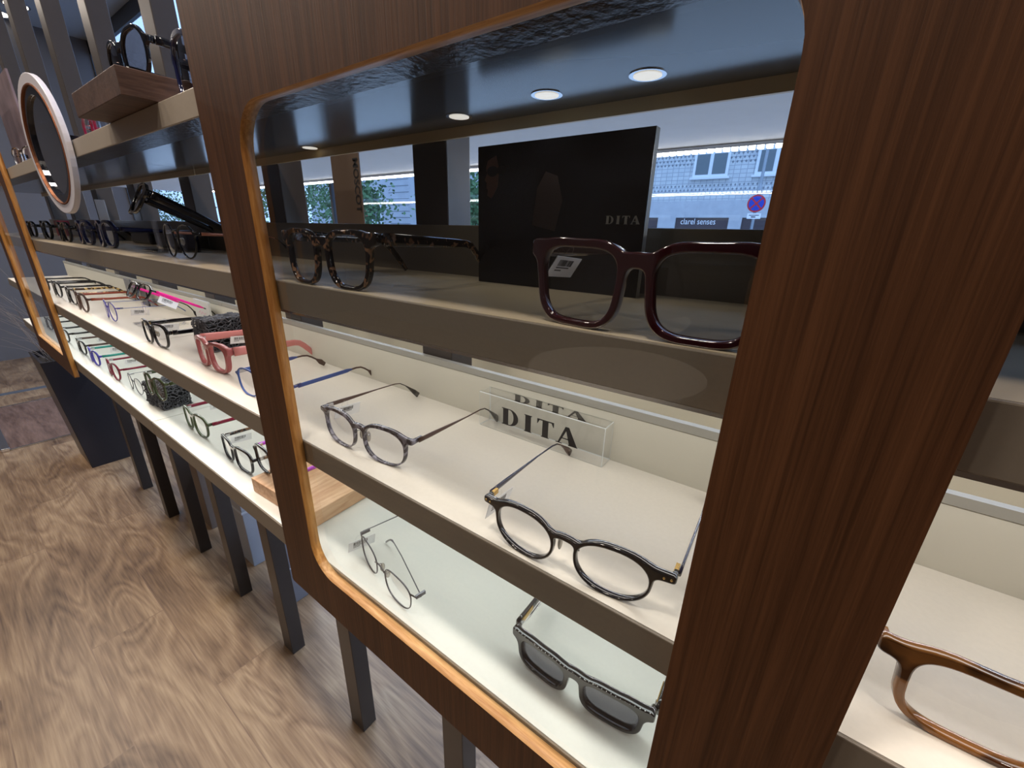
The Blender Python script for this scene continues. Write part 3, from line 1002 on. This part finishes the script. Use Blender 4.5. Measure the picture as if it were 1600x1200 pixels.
# --- upper shelf, left run
glasses('round thin black glasses under the raised black sunglasses', U(-4.3, 1.29, UPZ), 1, n=2.1, a=0.0235, b=0.0225, wt=0.002, wb=0.0018, ws=0.0018, d=0.0025, front=M_BLACK, temple=M_ROSE, tip=M_BLACK, style='combo', pads=True)
glasses('black sunglasses with broad temples raised on a clear stand', U(-5.25, 1.27, 0.085), -10, -27, n=3.0, a=0.026, b=0.022, wt=0.005, wb=0.004, ws=0.004, d=0.005, front=M_BLACK, th=0.015, L=0.15, drop=0.03,
        lens=M_SUNLENS, name='sunglasses', cat='sunglasses')
for x, lab, f_, w_ in ((-6.42, 'thick navy glasses on the upper shelf, rightmost of the far row', M_NAVY, 0.006), (-7.35, 'heavy dark blue glasses beside the white card box', M_NAVY, 0.0055),
                       (-8.5, 'black and silver glasses left of the white card box', M_BLACK, 0.003), (-9.75, 'dark glasses in front of the red box', M_BLACK, 0.004),
                       (-11.0, 'black glasses seen beside the far frame on the upper shelf', M_BLACK, 0.003)):
    glasses(lab, U(x, 1.28, UPZ), 0, L=0.125, n=2.6, a=0.024, b=0.0205, wt=w_, wb=w_ * 0.9, ws=w_, d=0.006, front=f_, th=0.009)

# --- above the top shelf
glasses('black cat eye sunglasses standing on the dark wooden block', U(-3.85, 1.10, 0.802), 0, n=2.2, a=0.027, b=0.024, front=M_BLACK, lens=M_BROWNLENS, wt=0.004, wb=0.003, th=0.009, name='sunglasses', cat='sunglasses', lift=0.15)
glasses('purple black rounded sunglasses on the top shelf beside the dark wooden block', U(-2.93, 1.15, TOPZ), 0, n=3.0, a=0.027, b=0.025, front=M_NAVY, lens=M_BROWNLENS, wt=0.006, wb=0.005, th=0.011, name='sunglasses', cat='sunglasses')
glasses('white silver framed glasses on the far top shelf below the poster', U(-8.9, 1.2, TOPZ), 12, n=2.8, a=0.024, b=0.02, front=M_SILVER, temple=M_BLACK, style='acetate', th=0.009)
for x, fm, lab in ((-5.55, M_BURG, 'burgundy glasses on the top shelf behind the dark wooden block'), (-4.75, M_SILVER, 'silver glasses tucked behind the dark wooden block')):
    glasses(lab, U(x, 1.25, TOPZ), 4, L=0.12, n=2.8, a=0.024, b=0.02, front=fm, th=0.008)


# ------------------------------------------------------------------ display props
# clear acrylic block with black lettering
o = empty('acrylic_sign_block', U(-1.165, 1.943, MIDZ))
b = MB(); b.box((-0.080, -0.0103, 0.0003), (0.080, 0.0103, 0.0438)); b.build('block', [M_ACRYL, mat('acrylic_edge_glint', srgb(225, 230, 230), 0.15, spec=0.8)], o, bevel=0.0007)  # white bevel colour stands in for light caught by the edges
o.children[0].modifiers['bevel'].material = 1
serif_dita('lettering', M_BLACKINK, o, (0.003, -0.0106, 0.0225), 0.098, 0.0205)
serif_dita('lettering', M_BLACKINK, o, (0.003, 0.0100, 0.0388), 0.094, 0.0090)  # squashed second row drawn in for the letters refracted through the top
tag(o, 'clear acrylic block with bold black DITA letters, on the middle shelf', 'sign')

# black advertising panel
o = empty('advertising_panel', U(-1.09, 1.82, UPZ))
b = MB(); b.box((-0.0835, 0, 0.0002), (0.0835, 0.0007, 0.1225)); b.box((-0.0835, 0.0007, 0.0002), (0.0835, 0.0085, 0.1225), 1)
b.build('panel', [mat('gloss_black_print', srgb(7, 7, 10), 0.22, spec=0.35), mat('foam_board_grey', srgb(150, 150, 142), 0.6)], o)
M_SKIN = mat('printed_dark_skin', srgb(92, 64, 56), 0.6)
M_SKIN2 = mat('printed_dim_brown', srgb(46, 34, 32), 0.6)
b = MB()
face = [(-0.078, 0.098), (-0.080, 0.092), (-0.0785, 0.088), (-0.0815, 0.082), (-0.0790, 0.0795), (-0.0795, 0.075), (-0.0775, 0.0735), (-0.0785, 0.069), (-0.0735, 0.066), (-0.070, 0.070), (-0.066, 0.076), (-0.064, 0.09), (-0.068, 0.102)]
b.add([(x + 0.006, -0.0002, z + 0.012) for x, z in face], [tuple(range(len(face)))])
b.build('printed_face', M_SKIN, o)
b = MB()
for (cx_, cz_, rx, rz) in ((-0.066, 0.101, 0.0065, 0.0045), (-0.055, 0.1015, 0.006, 0.004)):
    b.add([(cx_ + rx * math.cos(t * math.pi / 8), -0.0004, cz_ + rz * math.sin(t * math.pi / 8)) for t in range(16)], [tuple(range(16))])
b.build('printed_sunglasses', M_BLACKINK, o)
b = MB(); b.add([(-0.02, -0.0002, 0.055), (0.004, -0.0002, 0.050), (0.010, -0.0002, 0.075), (0.004, -0.0002, 0.094), (-0.008, -0.0002, 0.098), (-0.016, -0.0002, 0.085)], [(0, 1, 2, 3, 4, 5)])
b.build('printed_figure', M_SKIN2, o)
serif_dita('printed_lettering', mat('printed_grey', srgb(140, 138, 134), 0.5), o, (0.0655, -0.0004, 0.0595), 0.0285, 0.0062)
tag(o, 'tall black advertising panel with a dim face and small grey DITA', 'sign')


# black reticulated foam blocks
def foam(cx, cy, z0, sx, sy, sz, yaw, label, seed):
    rr = random.Random(seed)
    o = empty('foam_block', U(cx, cy, z0) + Vector((0, 0, 0.0012)), (0, 0, math.radians(yaw)))
    bm = bmesh.new()
    nx, ny, nz_ = 17, 12, 12
    pts = {}

    def V(i, j, k):
        key = (i, j, k)
        if key not in pts:
            q = Vector(((i / nx - 0.5) * sx, (j / ny - 0.5) * sy, (k / nz_) * sz))
            jt = 0.0019
            q += Vector((rr.uniform(-jt, jt), rr.uniform(-jt, jt), rr.uniform(-jt, jt) if k > 0 else rr.uniform(0, jt)))
            pts[key] = bm.verts.new(q)
        return pts[key]

    def hexa(A, B_, f):
        for i in range(A):
            for j in range(B_):
                q = [f(i, j), f(i + 1, j), f(i + 1, j + 1), f(i, j + 1)]
                bm.faces.new([q[0], q[1], q[2]] if (i + j) % 2 else [q[0], q[1], q[3]])
                bm.faces.new([q[0], q[2], q[3]] if (i + j) % 2 else [q[1], q[2], q[3]])
    hexa(nx, nz_, lambda i, k: V(i, 0, k)); hexa(nx, nz_, lambda i, k: V(i, ny, k))
    hexa(ny, nz_, lambda j, k: V(0, j, k)); hexa(ny, nz_, lambda j, k: V(nx, j, k))
    hexa(nx, ny, lambda i, j: V(i, j, nz_)); hexa(nx, ny, lambda i, j: V(i, j, 0))
    bmesh.ops.dissolve_edges(bm, edges=[e for e in bm.edges if rr.random() < 0.30 and len(e.link_faces) == 2])
    bmesh.ops.recalc_face_normals(bm, faces=bm.faces)
    me = bpy.data.meshes.new('foam_struts'); bm.to_mesh(me); bm.free()
    me.materials.append(mat('charcoal_foam', srgb(92, 92, 98), 0.4))
    p = bpy.data.objects.new('foam_struts', me); C.collection.objects.link(p); p.parent = o
    w = p.modifiers.new('wire', 'WIREFRAME'); w.thickness = 0.0026; w.use_replace = True; w.use_even_offset = False
    MB().box((-sx / 2 + 0.004, -sy / 2 + 0.004, 0.003), (sx / 2 - 0.004, sy / 2 - 0.004, sz - 0.004)).build('foam_core', mat('foam_core_black', srgb(14, 14, 16), 0.9, bump=1.0, nscale=500), o)
    tag(o, label, 'foam block', 'charcoal open cell foam blocks')
    return o


foam(-4.86, 1.66, MIDZ, 0.050, 0.072, 0.056, 8, 'charcoal open cell foam block on the middle shelf, behind the pink glasses', 3)
foam(-6.15, 1.38, LOWZ, 0.080, 0.052, 0.050, 6, 'charcoal open cell foam block on the lowest shelf, with green glasses on it', 5)
glasses('green rimmed glasses resting on top of the lower foam block', U(-5.72, 1.18, LOWZ) + Vector((0, 0, 0.046)), 2, n=2.5, a=0.0205, b=0.0215, g=0.015, wt=0.0035, wb=0.003, hz=0.7, drop=0.013, L=0.13, front=M_OLIVEGREEN, th=0.007)


# acrylic L stands
def stand(x, y, z0, ztop, label):
    o = empty('acrylic_stand', U(x, y, z0))
    h = (ztop - z0) * S
    MB().box((-0.055, -0.012, 0.0002), (0.040, 0.070, 0.0032)).build('base_plate', M_ACRYL, o)
    MB().box((-0.012, 0.004, 0.0033), (0.012, 0.0062, h)).build('upright', M_CLEARTHIN, o)
    MB().box((-0.012, 0.0063, h - 0.003), (0.012, 0.045, h)).build('ledge', M_CLEARTHIN, o)
    tag(o, label, 'display stand', 'clear acrylic display stands')


stand(-6.55, 1.45, MIDZ, -0.90, 'clear acrylic stand under the hot pink glasses')
stand(-5.25, 1.40, UPZ, 0.03, 'clear acrylic stand under the raised black sunglasses')

# oak block with a purple stripe
o = empty('oak_block', U(-3.03, 1.40, LOWZ), (0, 0, math.radians(3)))
MB().box((-0.077, -0.043, 0.0003), (0.077, 0.046, 0.0245)).build('block', M_BLOCKWOOD, o, bevel=0.0012)
tag(o, 'pale oak block lying on the lowest shelf under the purple templed glasses', 'wooden block')

# dark wooden block overhanging the top shelf
o = empty('dark_wooden_block', U(-3.82, 1.25, TOPZ))
MB().box((-0.092, -0.064, 0.0003), (0.092, 0.075, 0.0262)).build('block', M_DARKBLOCK, o, bevel=0.0008)
tag(o, 'dark brown wooden block overhanging the top shelf edge', 'wooden block')

# round mirror in a white and copper ring, clipped to the top shelf
o = empty('round_mirror', U(-6.02, 1.0, 0.05), (0, 0, math.radians(3.5)))


def ringmesh(r0, r1, y0, y1, cz, n=56, mi=0, mb=None):
    mb = mb or MB()
    vs = []
    for k in range(n):
        t = 2 * math.pi * k / n
        c, s = math.cos(t), math.sin(t)
        vs += [(r0 * c, y0, cz + r0 * s), (r1 * c, y0, cz + r1 * s), (r1 * c, y1, cz + r1 * s), (r0 * c, y1, cz + r0 * s)]
    fs = []
    for k in range(n):
        l = (k + 1) % n
        for q in range(4):
            fs.append((4 * k + q, 4 * k + (q + 1) % 4, 4 * l + (q + 1) % 4, 4 * l + q))
    return mb.add(vs, fs, mi, False)


R_ = 0.105
ringmesh(R_ - 0.015, R_, -0.004, 0.004, R_ + 0.004).build('outer_ring', mat('pearl_white_ring', srgb(216, 214, 222), 0.3), o, bevel=0.001)
ringmesh(R_ - 0.0172, R_ - 0.0152, -0.0052, 0.002, R_ + 0.004).build('copper_band', mat('copper', srgb(150, 96, 66), 0.4, 0.7), o)
ringmesh(R_ - 0.030, R_ - 0.0174, -0.003, 0.005, R_ + 0.004).build('inner_rim', M_BLACK, o)
b = MB(); b.add([((R_ - 0.0302) * math.cos(t * math.pi / 24), 0.001, R_ + 0.004 + (R_ - 0.0302) * math.sin(t * math.pi / 24)) for t in range(48)], [tuple(range(48))])
b.build('mirror_glass', mat('mirror', srgb(200, 200, 204), 0.02, 1.0), o)
MB().box((0.030, 0.0065, R_ + 0.006), (0.062, 0.026, R_ + 0.020)).build('clip', M_BLACK, o, bevel=0.001)
MB().cyl((0.048, 0.012, R_ + 0.0201), (0.048, 0.012, R_ + 0.032), 0.005).build('clip_knob', M_GOLD, o)
tag(o, 'round mirror in a pearl white ring with copper band, clipped to the top shelf', 'mirror')

# boxes on the upper shelf
o = MB().box((-0.045, 0, 0), (0.045, 0.02, 0.105)).build('white_card_box', M_WHITE, bevel=0.0006)
o.location = U(-9.0, 1.80, UPZ) + Vector((0, 0, 0.0003)); o.rotation_euler = (0, 0, math.radians(-12))
p = MB().box((-0.007, -0.0004, 0.030), (-0.0058, -0.0001, 0.042)).box((-0.007, -0.0004, 0.0408), (-0.001, -0.0001, 0.042)).box((-0.007, -0.0004, 0.030), (-0.001, -0.0001, 0.0312)).box((0.001, -0.0004, 0.030), (0.0022, -0.0001, 0.042)).box((0.001, -0.0004, 0.0300), (0.007, -0.0001, 0.0312)).build('printed_mark', mat('print_grey', srgb(90, 92, 98), 0.5), o)
tag(o, 'white upright card box with a small grey mark on the upper shelf', 'box')
o = MB().box((-0.028, 0, 0), (0.028, 0.03, 0.05)).build('red_box', mat('dull_red_card', srgb(160, 50, 60), 0.5), bevel=0.0008)
o.location = U(-11.8, 1.72, UPZ) + Vector((0, 0, 0.0003))
tag(o, 'dull red box at the far end of the upper shelf', 'box')
for x, y, z, sx, sz, c, lab, nm in ((-5.9, 1.78, UPZ, 0.075, 0.036, srgb(18, 20, 40), 'long navy eyeglass case lying behind the navy glasses', 'eyeglass_case'),
                                    (-7.5, 1.92, UPZ, 0.07, 0.03, srgb(20, 20, 26), 'long black eyeglass case behind the dark blue glasses', 'eyeglass_case')):
    o = MB().box((-sx, -0.014, 0), (sx, 0.014, sz)).build(nm, mat(nm + str(int(x * 10)), c, 0.35), bevel=0.005)
    o.location = U(x, y, z) + Vector((0, 0, 0.0003))
    tag(o, lab, 'case')
# cards standing on the middle shelf, far left
for x, y, w, h, c, lab, nm in ((-8.3, 1.90, 0.026, 0.062, srgb(22, 20, 24), 'narrow black display card on the middle shelf, behind the red brown temples', 'black_display_card'),
                               (-9.1, 1.92, 0.030, 0.062, srgb(120, 120, 124), 'grey display card on the middle shelf, left of the black card', 'grey_display_card'),
                               (-6.05, 1.90, 0.042, 0.060, srgb(206, 208, 204), 'pale display card leaning behind the hot pink glasses', 'pale_display_card')):
    o = MB().box((-w, 0, 0), (w, 0.004, h)).build(nm, mat(nm, c, 0.3), bevel=0.0004)
    o.location = U(x, y, MIDZ) + Vector((0, 0, 0.0004))
    tag(o, lab, 'card')
sig = MB()
sig.sweep([(-0.02, -0.0006, 0.030), (-0.010, -0.0006, 0.036), (-0.006, -0.0006, 0.028), (0.004, -0.0006, 0.035), (0.010, -0.0006, 0.029), (0.022, -0.0006, 0.033)], (0.0004, 0.0008))
sig.build('printed_scrawl', mat('print_pink', srgb(206, 120, 160), 0.5), o)

# poster leaning at the far end of the top shelf
o = MB().box((-0.13, 0, 0), (0.13, 0.004, 0.21)).build('poster', None or mat('poster_print', srgb(120, 104, 110), 0.4, noise=0.35, nscale=18))
o.location = U(-9.6, 1.30, TOPZ) + Vector((0, 0, 0.0004))
tag(o, 'mottled grey pink poster standing at the far end of the top shelf', 'poster')

# hanging brown banner behind the near glass
o = empty('hanging_banner', U(-3.62, 2.45, 0.03))
MB().box((-0.038, 0, 0), (0.038, 0.002, 0.20)).build('cloth', mat('banner_brown', srgb(84, 66, 52), 0.6), o)
t = text('MOSCOT', 'printed_letters', M_BLACKINK, o, (0.029, -0.0006, 0.060), (math.pi / 2, math.pi / 2, 0), 0.0135, 0.080, bold=0.008)
tag(o, 'narrow brown banner with vertical black MOSCOT lettering, behind the near glass', 'banner')

# ------------------------------------------------------------------ on the floor
# tapered planter with bare twigs
o = empty('planter', U(-17.35, 1.95, -H))
w0, d0, w1, d1, hh = 0.135, 0.087, 0.165, 0.135, 0.635
vs = [(-w0, -d0, 0), (w0, -d0, 0), (w0, d0, 0), (-w0, d0, 0), (-w1, -d1, hh), (w1, -d1, hh), (w1, d1, hh), (-w1, d1, hh),
      (-w1 + .012, -d1 + .012, hh), (w1 - .012, -d1 + .012, hh), (w1 - .012, d1 - .012, hh), (-w1 + .012, d1 - .012, hh),
      (-w1 + .015, -d1 + .015, hh - .04), (w1 - .015, -d1 + .015, hh - .04), (w1 - .015, d1 - .015, hh - .04), (-w1 + .015, d1 - .015, hh - .04)]
b = MB(); b.add(vs, [(0, 3, 2, 1), (0, 1, 5, 4), (1, 2, 6, 5), (2, 3, 7, 6), (3, 0, 4, 7)] + [(4 + i, 4 + (i + 1) % 4, 8 + (i + 1) % 4, 8 + i) for i in range(4)] + [(8 + i, 8 + (i + 1) % 4, 12 + (i + 1) % 4, 12 + i) for i in range(4)])
b.build('pot', mat('planter_black', srgb(34, 34, 40), 0.3), o, bevel=0.003)
MB().box((-w1 + .016, -d1 + .016, hh - .06), (w1 - .016, d1 - .016, hh - .035)).build('soil', mat('dark_soil', srgb(40, 34, 30), 0.9, noise=0.5, nscale=60, bump=1), o)
tag(o, 'black tapered planter with bare twigs, standing below the far frame', 'planter')
tw = MB()
rr = random.Random(11)
for k in range(46):
    x, y = rr.uniform(-0.12, 0.12), rr.uniform(-0.10, 0.10)
    p = Vector((x, y, hh - 0.04))
    d_ = Vector((rr.uniform(-0.5, 0.3), rr.uniform(-0.6, 0.1), 1)).normalized()
    pts = [p.copy()]
    ln = rr.uniform(0.12, 0.55)
    for q in range(7):
        p = p + d_ * ln / 7
        d_ = (d_ + Vector((rr.uniform(-.25, .25), rr.uniform(-.3, .15), rr.uniform(-.15, .1)))).normalized()
        pts.append(p.copy())
    tw.sweep(pts, [(0.0035 * (1 - i / 9), 0.0035 * (1 - i / 9)) for i in range(8)], nseg=5)
tag(tw.build('twigs', mat('twig_grey', srgb(128, 120, 116), 0.6), o), kind='stuff')

# framed mat and threshold strip by the entrance
o = empty('entrance_mat', U(-22.6, 1.05, -H))
MB().box((-0.47, -0.16, 0.0002), (0.47, 0.16, 0.006)).build('mat_panel', wood('mat_brown', srgb(84, 64, 56), srgb(122, 98, 86), (8, 60, 60), 0.5), o)
MB().box((-0.48, -0.20, 0.0002), (0.48, -0.161, 0.02)).build('metal_bar', M_CHROME, o, bevel=0.004)
MB().box((0.471, -0.16, 0.0002), (0.482, 0.16, 0.009)).build('end_trim', M_ALU, o)
MB().box((-0.482, -0.16, 0.0002), (-0.471, 0.16, 0.009)).build('end_trim', M_ALU, o)
tag(o, 'framed brown entrance mat with a shiny metal bar along one side', 'mat')
o = MB().box((-0.03, -0.45, 0.0002), (0.03, 0.45, 0.004)).build('threshold_strip', mat('strip_grey', srgb(120, 130, 142), 0.3, 0.6))
o.location = U(-27.2, 1.0, -H)
tag(o, 'grey metal threshold strip across the floor beyond the entrance mat', 'strip')

# storage boxes behind the posts
for x, y, sx, sy, sz, c, lab in ((-9.2, 3.2, 0.10, 0.04, 0.46, srgb(150, 152, 158), 'tall pale grey storage box under the shelves, between two posts'),
                                 (-11.6, 3.2, 0.16, 0.05, 0.62, srgb(112, 96, 84), 'large brown storage box under the shelves, farther left'),
                                 (-7.4, 3.2, 0.07, 0.04, 0.28, srgb(120, 120, 126), 'low grey storage box under the shelves, nearest one')):
    o = empty('storage_box', U(x, y - 0.4, -H))
    MB().box((-sx, -sy, 0.0002), (sx, sy, sz)).build('carton', mat('carton%d' % int(-x * 10), c, 0.6), o, bevel=0.002)
    MB().box((-sx - .002, -sy - .002, sz * 0.55), (sx + .002, sy + .002, sz * 0.57)).build('lid_rim', mat('carton_rim', srgb(176, 178, 182), 0.5), o)
    tag(o, lab, 'box')

# ------------------------------------------------------------------ the customers' side, seen mirrored in the glass
o = empty('wall_shelving', U(-1, -17.5, -H))
dk = mat('shelving_dark', srgb(46, 40, 38), 0.5)
for k in range(5):
    MB().box((-0.9, -0.18, 0.35 + k * 0.36), (0.9, 0.18, 0.38 + k * 0.36)).build('shelf_board', dk, o)
for s_ in (-1, 0, 1):
    MB().box((s_ * 0.9 - 0.012, -0.18, 0), (s_ * 0.9 + 0.012, 0.18, 1.86)).build('side_panel', dk, o)
tag(o, 'dark open wall shelving across the room from the display', 'shelving')
o = empty('round_table', U(-3.5, -7, -H))
MB().cyl((0, 0, 0.72), (0, 0, 0.745), 0.38, n=40).build('tabletop', mat('table_pale', srgb(186, 176, 160), 0.4), o)
MB().cyl((0, 0, 0.01), (0, 0, 0.72), 0.03).build('pedestal', M_GUN, o)
MB().cyl((0, 0, 0), (0, 0, 0.012), 0.22, n=30).build('foot', M_GUN, o)
tag(o, 'round pale table on a metal pedestal behind the viewer', 'table')
for i, (x, y) in enumerate(LAMPS + [(-31.5, 5.6), (-33.4, 5.2)]):
    o = empty('ceiling_lamp', U(x, y, 9))
    MB().cyl((0, 0, -0.012), (0, 0, 0), 0.085, n=28).build('trim_ring', M_ALU, o)
    MB().cyl((0, 0, -0.015), (0, 0, -0.0121), 0.07, n=28).build('diffuser', mat('lamp_diffuser', (1, 1, 1, 1), 0.5, emit=(1, 0.9, 0.75, 1), es=6), o)
    tag(o, ['round ceiling lamp above the near wooden frame', 'round ceiling lamp above the clipped round mirror', 'round ceiling lamp above the black planter', 'round ceiling lamp above the entrance mat',
            'round ceiling lamp nearest the entrance wall', 'round ceiling lamp deep in the room near the table', 'round ceiling lamp deep in the room toward the entrance', 'round ceiling lamp right of the near wooden frame',
            'glowing round ceiling lamp seen between the posts, right one', 'glowing round ceiling lamp seen between the posts, left one'][i], 'lamp', 'room ceiling lamps')

# ------------------------------------------------------------------ outside
YF = 100
M_PAVE = mat('pavement', srgb(150, 150, 152), 0.8, noise=0.1, nscale=3)
b = MB(); b.ubox((-400, 8.6, -H - 1.2), (60, 110, -H - 0.6)); struct(b.build('trim_3', M_PAVE))
M_TILE = bpy.data.materials.new('facade_tile'); M_TILE.use_nodes = True
nt = M_TILE.node_tree; bs = nt.nodes['Principled BSDF']; bs.inputs['Roughness'].default_value = 0.6
tc = nt.nodes.new('ShaderNodeTexCoord'); mp = nt.nodes.new('ShaderNodeMapping'); mp.inputs['Rotation'].default_value = (math.pi / 2, 0, 0)
bk = nt.nodes.new('ShaderNodeTexBrick'); bk.inputs['Scale'].default_value = 1; bk.inputs['Brick Width'].default_value = 0.22; bk.inputs['Row Height'].default_value = 0.14; bk.offset = 0.0
bk.inputs['Mortar Size'].default_value = 0.012
bk.inputs['Color1'].default_value = srgb(205, 208, 205); bk.inputs['Color2'].default_value = srgb(190, 194, 194); bk.inputs['Mortar'].default_value = srgb(160, 164, 168)
nt.links.new(tc.outputs['Object'], mp.inputs[0]); nt.links.new(mp.outputs[0], bk.inputs['Vector']); nt.links.new(bk.outputs['Color'], bs.inputs['Base Color'])
M_STONE = mat('plain_stone', srgb(186, 188, 190), 0.7, noise=0.06, nscale=4)
M_FRAMEW = mat('outside_window_white', srgb(225, 228, 230), 0.5)
M_OGLASS = mat('outside_window_glass', srgb(96, 108, 112), 0.15)
M_BANDD = mat('band_dark_tile', srgb(120, 126, 132), 0.6)
M_FASC = mat('shopfront_fascia', srgb(72, 60, 62), 0.5)


def F_(x, z, dy=0.0):
    return U(x, YF + dy, z)


o = empty('tiled_building', U(-22, YF, -H - 0.6))
org = o.location.copy()


def loc(mb):
    mb.v = [(v[0] - org.x, v[1] - org.y, v[2] - org.z) for v in mb.v]
    return mb


b = MB(); b.ubox((-70, YF, 7.2), (60, YF + 20, 40)); loc(b).build('tiled_wall', M_TILE, o)
b = MB(); b.ubox((-70, YF - 0.3, 3.9), (60, YF + 20, 7.2)); loc(b).build('stone_band', M_STONE, o)
b = MB(); b.ubox((-70, YF - 0.1, -8), (60, YF + 20, 3.9)); loc(b).build('shopfront_fascia', M_FASC, o)
for x0, x1 in ((-32, -28.2), (-17.6, -15.2)):
    b = MB(); b.ubox((x0, YF - 0.5, -8), (x1, YF - 0.1, 3.9)); loc(b).build('pilaster', M_STONE, o)
b = MB()
for zc_, rows in ((14.2, 3), (9.3, 2)):
    for r in range(rows):
        for i in range(86):
            x = -68 + i * 0.78 * 1.0
            z = zc_ + r * 0.75
            cx_, w_, h_ = x + (0.39 if r % 2 else 0), 0.22, 0.26
            b.add([F_(cx_ - w_, z, -0.06), F_(cx_, z - h_, -0.06), F_(cx_ + w_, z, -0.06), F_(cx_, z + h_, -0.06)], [(0, 1, 2, 3)])
tag(loc(b).build('diamond_tile_band', M_BANDD, o), kind='stuff')
for (x0, x1, z0, z1) in ((-26.1, -19.4, 11.6, 16.2), (-14.6, -8, 11.6, 16.2)):
    b = MB(); b.ubox((x0, YF - 0.5, z0), (x1, YF, z1)); b.ubox((x0 - 0.4, YF - 0.9, z0 - 0.4), (x1 + 0.4, YF, z0))
    w = loc(b).build('window_frame', M_FRAMEW, o)
    mid = (x0 + x1) / 2
    for a_, c_ in ((x0 + 0.5, mid - 0.35), (mid + 0.35, x1 - 0.5)):
        b = MB(); b.ubox((a_, YF - 0.56, z0 + 0.5), (c_, YF - 0.51, z1 - 0.4)); loc(b).build('pane', M_OGLASS, w)
text('clarel senses', 'shop_lettering', mat('letter_white', srgb(240, 240, 240), 0.5), o, F_(-23.6, 3.15, -0.2) - org, STAND, 1.15 * S, 7.0 * S, bold=0.0)
tag(o, 'pale tiled building with a dark clarel senses shop fascia', 'building')

o = empty('stone_building', U(-118, YF, -H - 0.6))
org = o.location.copy()
b = MB(); b.ubox((-170, YF - 2, -8), (-74, YF + 20, 50))
loc(b).build('wall', mat('stone_facade', srgb(176, 180, 184), 0.7, noise=0.08, nscale=2), o)
b = MB()
for i in range(14):
    z = -2 + i * 1.9
    b.ubox((-122, YF - 2.05, z), (-112, YF - 2, z + 0.25))
tag(loc(b).build('stone_joints', M_BANDD, o), kind='stuff')
for (x0, x1) in ((-136, -126), (-104, -94), (-88, -80)):
    b = MB(); b.ubox((x0, YF - 2.4, 2), (x1, YF - 2, 12)); b.ubox((x0 - 1, YF - 2.8, 1), (x1 + 1, YF - 2, 2)); w = loc(b).build('window_frame', M_FRAMEW, o)
    mid = (x0 + x1) / 2
    for a_, c_ in ((x0 + 0.7, mid - 0.4), (mid + 0.4, x1 - 0.7)):
        b = MB(); b.ubox((a_, YF - 2.5, 2.6), (c_, YF - 2.41, 11.4)); loc(b).build('pane', M_OGLASS, w)
tag(o, 'pale stone building with white windows, left across the street', 'building')


def tree(x, y, zt, rad, label, seed):
    o = empty('street_tree', U(x, y, -H - 0.6))
    rr = random.Random(seed)
    ht = (zt + H + 0.6) * S
    MB().sweep([(0, 0, 0), (0.05, 0, ht * 0.4), (0, 0.05, ht * 0.8)], [(0.2, 0.2), (0.16, 0.16), (0.08, 0.08)]).build('trunk', mat('bark', srgb(80, 70, 60), 0.9), o)
    b = MB()
    for i in range(2600):
        u, v, w = rr.gauss(0, 0.5), rr.gauss(0, 0.5), rr.gauss(0, 0.45)
        c = Vector((u * rad, v * rad, ht * 0.85 + w * rad))
        s = rr.uniform(0.05, 0.11)
        a1 = Vector((rr.uniform(-1, 1), rr.uniform(-1, 1), rr.uniform(-1, 1))).normalized()
        a2 = a1.orthogonal().normalized()
        b.add([c - a1 * s, c + a2 * s * 0.6, c + a1 * s, c - a2 * s * 0.6], [(0, 1, 2, 3)])
    tag(b.build('foliage', mat('leaf_green', srgb(84, 120, 78), 0.6), o), kind='stuff')
    tag(o, label, 'tree', 'street trees')


tree(-113, 58, 10, 2.0, 'street tree seen at the left behind the brown banner', 1)
tree(-84, 58, 7, 1.3, 'street tree left of the grey post by the stone building', 2)
tree(-51, 58, 5.5, 1.1, 'street tree between the grey post and the black panel', 3)
tree(-200, 56, 8, 2.2, 'farthest street tree seen beyond the left upright', 4)


def roadsign(x, y, zc, r, label, redonly=False):
    o = empty('road_sign', U(x, y, -H - 0.6))
    zz = (zc + H + 0.6) * S
    MB().cyl((0.0, 0.03, 0), (0.0, 0.03, zz + 2.2), 0.045, n=12).build('pole', mat('galvanised', srgb(150, 158, 164), 0.4, 0.5), o)
    red = mat('sign_red', srgb(196, 36, 48), 0.4); blue = mat('sign_blue', srgb(30, 60, 170), 0.4)
    MB().cyl((0, -0.02, zz), (0, -0.035, zz), r, n=36).build('sign_disc', red, o)
    if not redonly:
        MB().cyl((0, -0.036, zz), (0, -0.040, zz), r * 0.82, n=36).build('blue_field', blue, o)
        b = MB()
        for s_ in (-1, 1):
            a = Vector((1, 0, s_)).normalized(); pz = Vector((-s_ * a.z, 0, a.x)) * r * 0.09 if False else Vector((-a.z, 0, a.x)) * r * 0.09
            yv = -0.042 - (0.001 if s_ > 0 else 0)
            c = Vector((0, yv, zz))
            b.add([c - a * r * 0.82 - pz, c + a * r * 0.82 - pz, c + a * r * 0.82 + pz, c - a * r * 0.82 + pz], [(0, 1, 2, 3)])
        b.build('red_cross', red, o)
        MB().box((-r * 0.75, -0.03, zz - r * 1.75), (r * 0.75, -0.02, zz - r * 1.12)).build('plate', M_WHITE, o)
        MB().box((-r * 0.55, -0.034, zz - r * 1.38), (r * 0.55, -0.031, zz - r * 1.3)).box((-r * 0.3, -0.034, zz - r * 1.6), (r * 0.2, -0.031, zz - r * 1.48)).build('plate_lines', M_BLACKINK, o)
    MB().cyl((0, 0.03, zz + r * 1.3), (0, 0.03, zz + r * 1.9), 0.075, n=12).build('collar', mat('galvanised', srgb(150, 158, 164)), o)
    tag(o, label, 'road sign')


k_ = 86.0
roadsign(-7.945 * k_ / 60, k_, 3.905 * k_ / 60, 0.255, 'round blue and red no stopping sign on a grey pole')
roadsign(-1.379 * 84, 84, 0.052 * 84, 0.36, 'round red sign on a pole left of the grey post', True)
